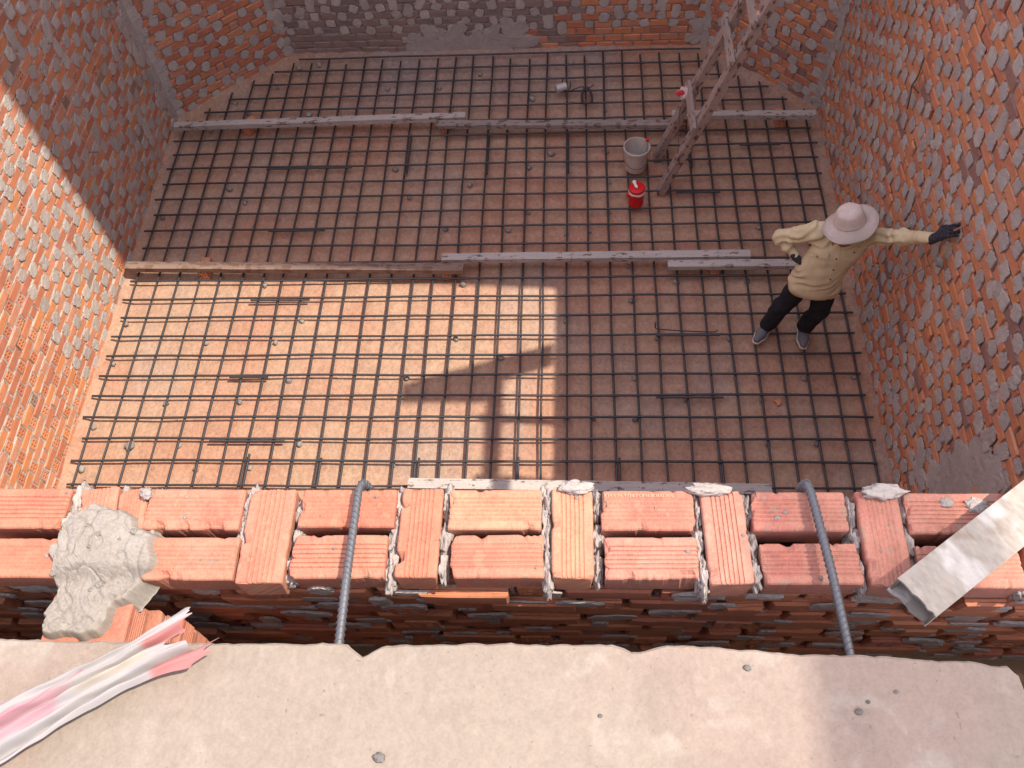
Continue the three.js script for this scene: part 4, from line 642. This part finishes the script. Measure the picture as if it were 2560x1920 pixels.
// ---------------------------------------------------------------- things stuck in or hung on the walls
{
  const a = atX(202, 381, -4.13), b = atX(246, 380, -4.13); const q = atX(246, 380, -4.15); const s = mesh('rebar_stub', tube([q, b.clone().lerp(V3(a.x + 0.08, a.y, a.z), 0.5), V3(-4.06, a.y, a.z)], 0.006, 8, 6), std(rgb(.30, .17, .11))); tag(s, 'short rusty bar stub sticking out of the sunlit wall', 'bar stub');
  const X = 2.455, w1 = [[2308, 150], [2295, 190], [2280, 215], [2275, 240], [2268, 272]].map((p, i) => atX(p[0], p[1], X - 0.015 - 0.01 * (i % 2))); tag(mesh('wall_wire', tube(w1, 0.006, 24, 6), wireMat), 'dark bent wire hanging down the orange brick wall', 'wire');
  const w2 = [[2280, 212], [2296, 232]].map(p => atX(p[0], p[1], X - 0.02)); tag(mesh('wall_wire', tube([w2[0], w2[0].clone().lerp(w2[1], 0.5), w2[1]], 0.006, 6, 6), wireMat), 'short dark wire stub crossing the bent wire on the orange wall', 'wire');
  const r1 = [[2232, 714], [2290, 682], [2335, 652], [2352, 630]].map((p, i) => atX(p[0], p[1], X - [0.03, 0.03, 0.035, 0.03][i])); tag(mesh('thin_stick', tube(r1, 0.0045, 16, 6), std(rgb(.40, .27, .19))), 'thin brown stick hanging slantwise on the wall below the outstretched hand', 'stick');
  const c = atX(2345, 655, X - 0.03), coil = group('wire_coil', c); tag(coil, 'small coil of grey tie wire hanging on the wall below the glove', 'wire coil'); for (let i = 0; i < 4; i++) { const t = mesh('loop', new THREE.TorusGeometry(0.024 + 0.004 * i, 0.005, 6, 20), std(rgb(.30, .27, .24)), coil); t.rotation.y = Math.PI / 2 + 0.15 * (i - 1.5); t.position.x = 0.006 * (i - 1.5); }
  const y1 = [[2382, 607], [2368, 622], [2354, 640]].map(p => atX(p[0], p[1], X - 0.04)); tag(mesh('string', tube(y1, 0.004, 8, 5), std(rgb(.60, .38, .07))), 'yellow string between the glove and the wire coil', 'string');
}

// ---------------------------------------------------------------- worker
{
  const feet = [atY(1906, 838, 0.02), atY(2010, 840, 0.02)], base = feet[0].clone().add(feet[1]).multiplyScalar(0.5).setY(0.015);
  const pr = group('person', base); tag(pr, 'worker in khaki shirt, black trousers and pale sun hat leaning on the wall', 'person');
  const J = {}; for (const [k, x, y, h] of [['toeR', 1890, 852, 0.035], ['ankR', 1919, 810, 0.10], ['toeL', 2008, 857, 0.035], ['ankL', 2011, 815, 0.10], ['kneeR', 1958, 762, 0.42], ['kneeL', 2050, 773, 0.42], ['hipR', 2010, 712, 0.76], ['hipL', 2066, 719, 0.76], ['waist', 2052, 680, 0.93], ['chest', 2092, 634, 1.14], ['neck', 2112, 602, 1.31], ['head', 2122, 578, 1.43], ['shR', 2040, 586, 1.265], ['elR', 1950, 592, 1.08], ['wrR', 1992, 646, 0.99], ['haR', 2006, 661, 0.955], ['shL', 2158, 599, 1.265], ['elL', 2256, 592, 1.475], ['wrL', 2335, 596, 1.715], ['haL', 2366, 581, 1.825]]) J[k] = atY(x, y, h);
  for (const k of ['waist', 'chest', 'neck', 'hipR', 'hipL', 'shR', 'shL', 'head']) J[k].z -= 0.03;
  const cap = (p, a, b, ra, rb) => { const ux = b.x - a.x, uy = b.y - a.y, uz = b.z - a.z, wx = p.x - a.x, wy = p.y - a.y, wz = p.z - a.z, t = Math.min(1, Math.max(0, (wx * ux + wy * uy + wz * uz) / (ux * ux + uy * uy + uz * uz + 1e-12))), ex = wx - ux * t, ey = wy - uy * t, ez = wz - uz * t; return Math.sqrt(ex * ex + ey * ey + ez * ez) - ra - (rb - ra) * t; };
  const smin = (a, b, k) => { const h = clamp(0.5 + 0.5 * (b - a) / k); return mix(b, a, h) - k * h * (1 - h); };
  function mc(fn, c, half, res, name, material, parent = pr) {
    const M = new MarchingCubes(res, material, false, false, 90000); M.isolation = 0; const hs = res / 2, v = V3();
    const B = 6, cell = Math.max(half.x, half.y, half.z) / hs; for (let K = 0; K < res; K += B) for (let Jj = 0; Jj < res; Jj += B) for (let I = 0; I < res; I += B) { const m = B / 2; v.set(c.x + (I + m - hs) / hs * half.x, c.y + (Jj + m - hs) / hs * half.y, c.z + (K + m - hs) / hs * half.z); const d0 = fn(v), far = Math.abs(d0) > cell * m * 1.75 + 0.05;
    for (let k = K; k < Math.min(res, K + B); k++) for (let j = Jj; j < Math.min(res, Jj + B); j++) for (let i = I; i < Math.min(res, I + B); i++) { if (far) { M.field[i + j * res + k * res * res] = -d0; continue; } v.set(c.x + (i - hs) / hs * half.x, c.y + (j - hs) / hs * half.y, c.z + (k - hs) / hs * half.z); M.field[i + j * res + k * res * res] = -fn(v); } }
    M.update(); const n = M.count; let g = new THREE.BufferGeometry(); const P = new Float32Array(n * 3); for (let i = 0; i < n; i++) { P[i * 3] = M.positionArray[i * 3] * half.x + c.x - base.x; P[i * 3 + 1] = M.positionArray[i * 3 + 1] * half.y + c.y - base.y; P[i * 3 + 2] = M.positionArray[i * 3 + 2] * half.z + c.z - base.z; }
    g.setAttribute('position', new THREE.BufferAttribute(P, 3)); g = mergeVertices(g, 1e-4); g.computeVertexNormals();
    const q = g.attributes.position, N = g.attributes.normal; { // outward normals
      let s = 0; for (let i = 0; i < Math.min(400, q.count); i += 7) { const p = V3(q.getX(i) + base.x, q.getY(i) + base.y, q.getZ(i) + base.z), nn = V3(N.getX(i), N.getY(i), N.getZ(i)); s += fn(p.clone().addScaledVector(nn, 0.004)) - fn(p.clone().addScaledVector(nn, -0.004)); }
      if (s < 0) { const ix = g.index.array; for (let i = 0; i < ix.length; i += 3) { const t = ix[i]; ix[i] = ix[i + 1]; ix[i + 1] = t; } g.computeVertexNormals(); } }
    const uv = new Float32Array(q.count * 2); for (let i = 0; i < q.count; i++) { uv[i * 2] = q.getX(i) + q.getZ(i) * 0.6; uv[i * 2 + 1] = q.getY(i) + q.getZ(i) * 0.4; } g.setAttribute('uv', new THREE.BufferAttribute(uv, 2));
    return mesh(name, g, material, parent);
  }
  const mid = (a, b, t = 0.5) => a.clone().lerp(b, t);
  const shAxis = J.shL.clone().sub(J.shR).normalize();
  const fold = (p, s, a) => a * ns(p.x * s, p.y * s * 1.6, p.z * s) + a * 0.6 * Math.sin((p.x * 0.7 - p.y + p.z * 0.5) * s * 3 + 3 * ns(p.x * 6, p.y * 6, p.z * 6));
  const crease = (p, a) => { const n = ns(p.x * 5, p.y * 5, p.z * 5 + 9), m = clamp(0.5 + 1.6 * ns(p.x * 4 + 20, p.y * 4, p.z * 4)); return a * m * Math.sin((p.x * 0.8 - p.y * 0.75 + p.z * 0.3) * 85 + 9 * n) * 0.8; };
  const clothTex = tex(256, 256, (u, v) => { const w = 0.93 + 0.07 * Math.sin(u * 400) * Math.sin(v * 400), n = fb(u, v, 6, 4, 3); return w * (0.86 + 0.22 * n); }, true, 3, 3);
  // skin: head, neck, arms and hands as one body
  const headF = p => { const dx = p.x - J.head.x, dy = p.y - J.head.y, dz = p.z - J.head.z, far = Math.sqrt(dx * dx + dy * dy + dz * dz); if (far > 0.25) return far - 0.1; let d = cap(p, J.head, J.head.clone().add(V3(0.0, 0.055, -0.01)), 0.083, 0.088); d = smin(d, cap(p, J.head.clone().add(V3(-0.005, -0.065, 0.035)), J.head.clone().add(V3(0, -0.01, 0.03)), 0.052, 0.068), 0.04); d = smin(d, cap(p, J.head.clone().add(V3(-0.004, 0.015, 0.088)), J.head.clone().add(V3(-0.005, -0.02, 0.105)), 0.008, 0.013), 0.015); for (const s of [-1, 1]) { d = smin(d, cap(p, J.head.clone().add(V3(s * 0.088, 0.01, 0)), J.head.clone().add(V3(s * 0.088, -0.03, 0)), 0.014, 0.010), 0.012); d = Math.max(d, -cap(p, J.head.clone().add(V3(s * 0.03, 0.02, 0.10)), J.head.clone().add(V3(s * 0.04, 0.02, 0.10)), 0.014, 0.014)); } d = Math.max(d, -cap(p, J.head.clone().add(V3(-0.02, -0.053, 0.094)), J.head.clone().add(V3(0.02, -0.053, 0.094)), 0.005, 0.005)); return d; };
  const torsoCore = p => { let d = cap(p, J.hipR, J.hipL, 0.09, 0.09); d = smin(d, cap(p, mid(J.hipR, J.hipL), J.waist, 0.10, 0.10), 0.06); d = smin(d, cap(p, J.waist, J.chest, 0.10, 0.115), 0.06); d = smin(d, cap(p, J.shR, J.shL, 0.055, 0.055), 0.06); return d; };
  mc(p => { let d = headF(p); d = smin(d, cap(p, J.chest, J.neck, 0.09, 0.055), 0.05); d = smin(d, cap(p, J.neck, J.head, 0.054, 0.056), 0.02); d = smin(d, torsoCore(p), 0.05); d = smin(d, cap(p, J.shR, J.elR, 0.04, 0.034), 0.03); d = smin(d, cap(p, J.elR, J.wrR, 0.034, 0.026), 0.02); d = smin(d, cap(p, J.wrR, J.haR, 0.024, 0.012), 0.01); d = smin(d, cap(p, J.shL, J.elL, 0.04, 0.034), 0.03); d = smin(d, cap(p, J.elL, J.wrL, 0.034, 0.026), 0.02); d = smin(d, cap(p, J.wrL, J.haL, 0.024, 0.010), 0.01);
    for (const s of ['R', 'L']) { d = smin(d, cap(p, J['hip' + s], J['knee' + s], 0.07, 0.048), 0.03); d = smin(d, cap(p, J['knee' + s], J['ank' + s], 0.046, 0.035), 0.02); d = smin(d, cap(p, J['ank' + s], mid(J['ank' + s], J['toe' + s], 0.6).setY(0.055), 0.03, 0.016), 0.02); } return d; }, V3(1.98, 0.85, -4.25), V3(0.56, 0.92, 0.56), 132, 'body', std(rgb(.30, .135, .085), { roughness: 0.6 }));
  // shirt
  const hemP = mid(J.hipR, J.hipL, 0.5).add(V3(0, -0.05, 0)), hemN = J.waist.clone().sub(hemP).normalize();
  const shirtF = p => {
    const q = p;
    let d = cap(q, J.hipR, J.hipL, 0.116, 0.114); d = smin(d, cap(q, mid(J.hipR, J.hipL), J.waist, 0.128, 0.130), 0.08); d = smin(d, cap(q, J.waist.clone().addScaledVector(shAxis, -0.05), J.chest.clone().addScaledVector(shAxis, -0.07), 0.11, 0.112), 0.08); d = smin(d, cap(q, J.waist.clone().addScaledVector(shAxis, 0.05), J.chest.clone().addScaledVector(shAxis, 0.07), 0.11, 0.112), 0.08); d = smin(d, cap(q, J.shR, J.shL, 0.074, 0.074), 0.06); d = smin(d, cap(q, J.chest, J.neck, 0.10, 0.062), 0.04);
    d = Math.max(d, -cap(q, J.neck.clone().add(V3(0, 0.02, 0.02)), J.head, 0.062, 0.075));
    let ar = cap(q, J.shR, J.elR, 0.064, 0.052); ar = smin(ar, cap(q, J.elR, J.wrR, 0.052, 0.040), 0.025); const cr = J.wrR.clone().sub(J.elR).normalize(); ar = Math.max(ar, q.clone().sub(J.wrR).dot(cr) + 0.015);
    let al = cap(q, J.shL, J.elL, 0.064, 0.050); al = smin(al, cap(q, J.elL, J.wrL, 0.050, 0.042), 0.04); const cl = J.wrL.clone().sub(J.elL).normalize(); al = Math.max(al, q.clone().sub(J.wrL).dot(cl) + 0.012);
    d = smin(d, ar, 0.035); d = smin(d, al, 0.035); if (Math.abs(d) < 0.03) d += fold(p, 7, 0.006) + crease(p, 0.0095) + 0.004 * Math.sin(p.distanceTo(J.elL) * 95 + 6 * ns(p.x * 9, p.y * 9, p.z * 9)) * sstep(0.3, 0.05, p.distanceTo(J.elL)) + 0.006 * Math.sin(p.distanceTo(J.elR) * 80 + 5 * ns(p.x * 9, p.y * 9, p.z * 9)) * sstep(0.26, 0.04, p.distanceTo(J.elR)); const hemCurve = 0.02 * Math.cos((q.x - hemP.x) * 16); d = Math.max(d, -(q.clone().sub(hemP).dot(hemN)) - 0.0 + hemCurve - 0.01);
    return d;
  };
  const shirtM = std(rgb(.70, .59, .36), { map: clothTex, roughness: 0.95 });
  const shirt = mc(shirtF, V3(1.98, 1.19, -4.2), V3(0.5, 0.62, 0.5), 156, 'shirt', shirtM);
  // marks on the shirt: found by walking from the viewer's side to the cloth
  const onShirt = (px, py) => { const d = ray(px, py).normalize(), p = EYE.clone().addScaledVector(d, 4.5); for (let i = 0; i < 300; i++) { const s = shirtF(p); if (s < 0.0008) break; p.addScaledVector(d, Math.max(0.001, s * 0.6)); } const e = 0.004, n = V3(shirtF(p.clone().add(V3(e, 0, 0))) - shirtF(p.clone().add(V3(-e, 0, 0))), shirtF(p.clone().add(V3(0, e, 0))) - shirtF(p.clone().add(V3(0, -e, 0))), shirtF(p.clone().add(V3(0, 0, e))) - shirtF(p.clone().add(V3(0, 0, -e)))).normalize(); return { p, n }; };
  const Zp = (x, y) => [1880 + x * 0.2532, 470 + y * 0.2532];
  const btn = std(rgb(.12, .085, .06), { roughness: 0.5 });
  for (const [x, y] of [[833, 692], [803, 800], [770, 893], [655, 668], [998, 634]]) { const { p, n } = onShirt(...Zp(x, y)); const o = mesh('button', new THREE.CylinderGeometry(0.0065, 0.0065, 0.005, 12), btn, shirt); o.position.copy(p.addScaledVector(n, 0.013).sub(base)); o.quaternion.setFromUnitVectors(V3(0, 1, 0), n); }
  function patch(name, cs, nu, nv, th, material) { // thin cloth piece laid on the shirt, corners given on the photo
    const G = new Geo(v => [v.x, v.y]), grid = []; for (let i = 0; i <= nu; i++) { grid.push([]); for (let j = 0; j <= nv; j++) { const u = i / nu, v = j / nv, x = mix(mix(cs[0][0], cs[1][0], u), mix(cs[3][0], cs[2][0], u), v), y = mix(mix(cs[0][1], cs[1][1], u), mix(cs[3][1], cs[2][1], u), v), h = onShirt(...Zp(x, y)); grid[i].push([h.p.clone().addScaledVector(h.n, th).sub(base), h.p.clone().addScaledVector(h.n, -0.004).sub(base)]); } }
    for (let i = 0; i < nu; i++) for (let j = 0; j < nv; j++) G.quad(grid[i][j][0], grid[i][j + 1][0], grid[i + 1][j + 1][0], grid[i + 1][j][0]);
    for (let i = 0; i < nu; i++) { G.quad(grid[i][0][1], grid[i][0][0], grid[i + 1][0][0], grid[i + 1][0][1]); G.quad(grid[i][nv][0], grid[i][nv][1], grid[i + 1][nv][1], grid[i + 1][nv][0]); } for (let j = 0; j < nv; j++) { G.quad(grid[0][j][0], grid[0][j][1], grid[0][j + 1][1], grid[0][j + 1][0]); G.quad(grid[nu][j][1], grid[nu][j][0], grid[nu][j + 1][0], grid[nu][j + 1][1]); }
    return mesh(name, G.build(), material, shirt);
  }
  patch('pocket_flap', [[590, 610], [762, 640], [748, 695], [586, 668]], 8, 4, 0.013, shirtM); patch('pocket', [[600, 672], [742, 698], [718, 798], [606, 770]], 8, 6, 0.003, shirtM);
  patch('pocket_flap', [[916, 610], [1080, 560], [1072, 612], [925, 668]], 8, 4, 0.013, shirtM); patch('placket', [[852, 580], [888, 588], [792, 960], [752, 950]], 3, 20, 0.004, shirtM);
  // trousers
  mc(p => { let d = cap(p, J.hipR, J.hipL, 0.097, 0.097); d = smin(d, cap(p, mid(J.hipR, J.hipL), J.waist, 0.098, 0.09), 0.04); for (const s of ['R', 'L']) { const a = J['hip' + s], k = J['knee' + s], n = J['ank' + s]; let l = cap(p, a, k, 0.094, 0.074); l = smin(l, cap(p, k, mid(k, n, 0.98), 0.074, 0.066), 0.03); d = smin(d, l, 0.022); } if (Math.abs(d) < 0.03) d += fold(p, 8, 0.006) + crease(p, 0.006); d = Math.max(d, 0.085 - p.y); return Math.max(d, p.y - 0.86); }, V3(1.87, 0.5, -4.27), V3(0.36, 0.52, 0.36), 120, 'trousers', std(rgb(.012, .012, .016), { roughness: 0.95, map: clothTex }));
  // shoes
  const shoeM = std(rgb(.16, .15, .165), { map: clothTex, roughness: 0.9 }), soleM = std(rgb(.60, .55, .47), { roughness: 0.7 });
  for (const s of ['R', 'L']) { const t = J['toe' + s].clone(), a = J['ank' + s].clone(), dir = t.clone().sub(a).setY(0).normalize(), heel = a.clone().addScaledVector(dir, -0.045).setY(0.055), toe = a.clone().addScaledVector(dir, 0.15).setY(0.045), ball = a.clone().addScaledVector(dir, 0.09).setY(0.052);
    const sf = p => { let d = cap(p, heel, ball, 0.037, 0.043); d = smin(d, cap(p, ball, toe, 0.043, 0.030), 0.02); d = smin(d, cap(p, heel, a.clone().setY(0.115), 0.038, 0.045), 0.03); return d; };
    const c = mid(heel, toe).setY(0.07); const sh = mc(p => Math.max(sf(p), 0.034 - p.y, p.y - 0.125 ), c, V3(0.18, 0.1, 0.18), 64, 'shoe', shoeM);
    const so = mc(p => Math.max(Math.max(sf(V3(p.x, 0.045, p.z)) - 0.006, 0.015 - p.y), p.y - 0.035), c, V3(0.18, 0.1, 0.18), 64, 'sole', soleM, sh); }
  // gloves: palm and five fingers each
  const glTex = tex(128, 128, (u, v) => { const k = vn(u * 64, v * 64, 64, 3) > 0.62 ? 1 : 0.16, w = 0.8 + 0.2 * Math.sin(v * 128 * 3.14); return [k * w, k * w, k * w * 1.05]; }, true, 9, 9), gm = std(rgb(.10, .10, .13), { map: glTex, roughness: 0.95 });
  function hand(wr, ha, across, pn, curl, c0, name) { // across: little finger to index; pn: towards the back of the hand
    const f = ha.clone().sub(wr).normalize(); across = across.clone().addScaledVector(f, -across.dot(f)).normalize(); const back = across.clone().cross(f).normalize(); if (back.dot(pn) < 0) back.negate(); const K = ha.clone().addScaledVector(f, 0.012);
    const ch = []; [[-0.033, 0.058, 0.0085], [-0.011, 0.072, 0.0095], [0.011, 0.078, 0.0098], [0.033, 0.070, 0.0095]].forEach(([o, l, r]) => { const a = K.clone().addScaledVector(across, o), d1 = f.clone().applyAxisAngle(across, 0), t = (ang) => f.clone().multiplyScalar(Math.cos(ang)).addScaledVector(back, -Math.sin(ang)); const b = a.clone().addScaledVector(t(curl * 0.5), l * 0.45), c = b.clone().addScaledVector(t(curl * 1.3), l * 0.32), e = c.clone().addScaledVector(t(curl * 2.0), l * 0.26); ch.push([a, b, r], [b, c, r * 0.95], [c, e, r * 0.88]); });
    const th0 = wr.clone().lerp(K, 0.35).addScaledVector(across, 0.025), th1 = th0.clone().addScaledVector(across, 0.030).addScaledVector(f, 0.025).addScaledVector(back, -0.012), th2 = th1.clone().addScaledVector(f, 0.030).addScaledVector(across, -0.004).addScaledVector(back, -0.012 * curl); ch.push([th0, th1, 0.0125], [th1, th2, 0.0105]);
    mc(p => { let d = 9; for (const o of [-0.026, -0.009, 0.009, 0.026]) d = smin(d, cap(p, wr.clone().addScaledVector(across, o * 0.55), K.clone().addScaledVector(across, o), 0.018, 0.0145), 0.012); d = smin(d, cap(p, wr.clone().addScaledVector(f, -0.03), wr, 0.032, 0.029), 0.015); let fg = 9; for (const [a, b, r] of ch) fg = Math.min(fg, cap(p, a, b, r + 0.0015, r + 0.001)); return smin(d, fg, 0.007); }, mid(wr, K, 0.8), V3(0.14, 0.14, 0.14), 84, name, gm);
    return { K, f, back, across };
  }
  const HL = hand(J.wrL, J.haL, V3(0.1, 0.6, -0.6), V3(-0.4, 0.7, 0.6), 0.75, 0, 'glove'); hand(J.wrR, J.haR, V3(0.1, 0.3, 0.9), V3(-0.9, 0.1, 0.3), 0.5, 0, 'glove');
  // short pencil-like peg held at the wall
  const pa = HL.K.clone().addScaledVector(HL.f, 0.02).addScaledVector(HL.back, -0.02), pb = atX(2417, 563, 2.452); tag(mesh('wooden_peg', tube([pa, mid(pa, pb), pb], 0.006, 4, 8), std(rgb(.45, .24, .16))), 'short wooden peg in the gloved hand at the wall', 'peg');
  // hat
  const hc = J.head.clone().add(V3(-0.01, 0.085, 0.0)).sub(base); const hat = new THREE.Group(); const pts = []; const prof = [[0.001, 0.105], [0.045, 0.104], [0.075, 0.095], [0.09, 0.072], [0.098, 0.03], [0.104, 0.0], [0.112, -0.008], [0.14, -0.020], [0.165, -0.032], [0.182, -0.042], [0.183, -0.045], [0.165, -0.036], [0.14, -0.024], [0.112, -0.012], [0.10, -0.006]];
  const hg = new THREE.LatheGeometry(prof.map(a => new THREE.Vector2(...a)), 72), hp = hg.attributes.position; for (let i = 0; i < hp.count; i++) { const x = hp.getX(i), y = hp.getY(i), z = hp.getZ(i), rr = Math.hypot(x, z), t = Math.atan2(z, x), k = sstep(0.10, 0.18, rr); hp.setY(i, y + k * (0.028 * Math.cos(t - 0.1) + 0.016 * Math.cos(2 * t + 0.6) + 0.006 * Math.sin(5 * t)) + (1 - k) * 0.007 * ns(x * 18, y * 18, z * 18) - (rr < 0.06 ? 0.008 * ns(x * 12, 1, z * 12) : 0)); hp.setX(i, x * (1 + 0.04 * k)); } hg.computeVertexNormals();
  const hatTex = tex(512, 256, (u, v) => { const n = fb(u, v, 8, 4, 6), w = vn(u * 256, v * 128, 256, 4); return 0.72 + 0.24 * n + 0.12 * (w - 0.5); }, true), hatBump = tex(512, 512, (u, v) => 0.5 + 0.5 * Math.sin(v * 2 * Math.PI * 60) * (v > 0.38 && v < 0.7 ? 1 : 0) - (Math.abs((u * 6) % 1 - 0.5) < 0.03 && v < 0.4 ? 0.5 : 0) - (Math.abs(v - 0.37) < 0.012 ? 0.5 : 0), false); const hm = mesh('hat', hg, std(rgb(.78, .66, .58), { map: hatTex, bumpMap: hatBump, bumpScale: 0.003, roughness: 0.95, side: THREE.DoubleSide }), pr); hm.position.copy(hc); hm.rotation.set(-0.10, 0.0, 0.26);
  const hair = mc(p => { const q = p; let d = cap(q, J.head.clone().add(V3(0, 0.02, -0.02)), J.head.clone().add(V3(0, 0.06, -0.015)), 0.09, 0.09); return Math.max(d, -(headF(q) - 0.001) * 0 + (q.z - J.head.z - 0.035), J.head.y - 0.05 - q.y); }, J.head.clone(), V3(0.16, 0.16, 0.16), 48, 'hair', std(rgb(.012, .010, .010)));
}
logT('worker');

// ---------------------------------------------------------------- what stands outside the frame and shades the pit
{
  const conc = std(rgb(.50, .46, .42), { map: mortarMap }); const b = mesh('neighbour_house', new THREE.BoxGeometry(6, 13, 4.4).translate(3, 6.5, -2.2), conc); b.position.set(3.25, 4.52, -4.66); tag(b, 'tall plain rendered house wall standing beyond the orange brick wall', 'house');
  // guard rail on the brick wall: its shadow lies on the sunlit floor
  const up = (x, z, X) => { const t = (X - x) / COT; return V3(X, FY + t, z + 0.034 * t); }; const GXr = 2.55;
  const gr2 = group('guard_rail', V3(GXr, TOP, -3.3)); tag(gr2, 'rough timber guard rail along the top of the orange brick wall', 'rail');
  const a = up(-0.57, -3.9, GXr), c = up(-0.69, -1.6, GXr), H0 = a.y, H1 = c.y; mesh('rail_board', new THREE.BoxGeometry(0.03, H1 - H0, 2.5).translate(0, (H0 + H1) / 2 - TOP, 0.75), woodMid, gr2);
  for (const z of [-3.52, -2.97, -2.2]) mesh('post', new THREE.BoxGeometry(0.06, H1 - TOP - 0.01, 0.07).translate(-0.047, (H1 - TOP) / 2, z + 3.3 + 0.034 * 5.3), woodMid, gr2);
  const pn = [[-0.15, -4.27], [-1.42, -3.87], [-1.42, -3.68], [-0.74, -3.68], [-0.62, -3.88], [-0.15, -4.05]].map(v => up(v[0], v[1], GXr + 0.08)); const sh = new THREE.Shape(pn.map(p => new THREE.Vector2(p.z, Math.max(p.y, TOP)))); const pg = new THREE.ExtrudeGeometry(sh, { depth: 0.018, bevelEnabled: false }).rotateY(-Math.PI / 2);
  const pm = mesh('plywood_offcut', pg, woodBrown); pm.position.set(GXr + 0.09, 0, 0); tag(pm, 'slanting plywood offcut propped on the wall behind the guard rail', 'plywood');
  // slatted screen on poles beside the slab: gives the thin shade on the slab
  const h = 6, sx = 0.42 + h * COT, sc = group('slat_screen', V3(sx + 0.2, 4.52, -0.5)); tag(sc, 'narrow canopy of thin timber slats on two poles beside the slab', 'screen');
  for (let i = 0; i < 13; i++) mesh('slat', new THREE.BoxGeometry(0.016, 0.008, 3.3).translate(-0.2 + i * 0.0315, SY + h - 4.52, 0.03), woodPale, sc).name = i ? 'slat_' + String(i).padStart(3, '0') : 'slat';
  for (const z of [-1.6, 1.66]) { mesh('pole', new THREE.CylinderGeometry(0.03, 0.035, SY + h - 4.52 - 0.03, 10).translate(0.0, (SY + h - 4.52 - 0.03) / 2, z), woodBrown, sc); mesh('crossbar', new THREE.BoxGeometry(0.42, 0.022, 0.03).translate(0, SY + h - 4.52 - 0.0155, z), woodBrown, sc); }
}
logT('done');
renderer.render(scene, camera);
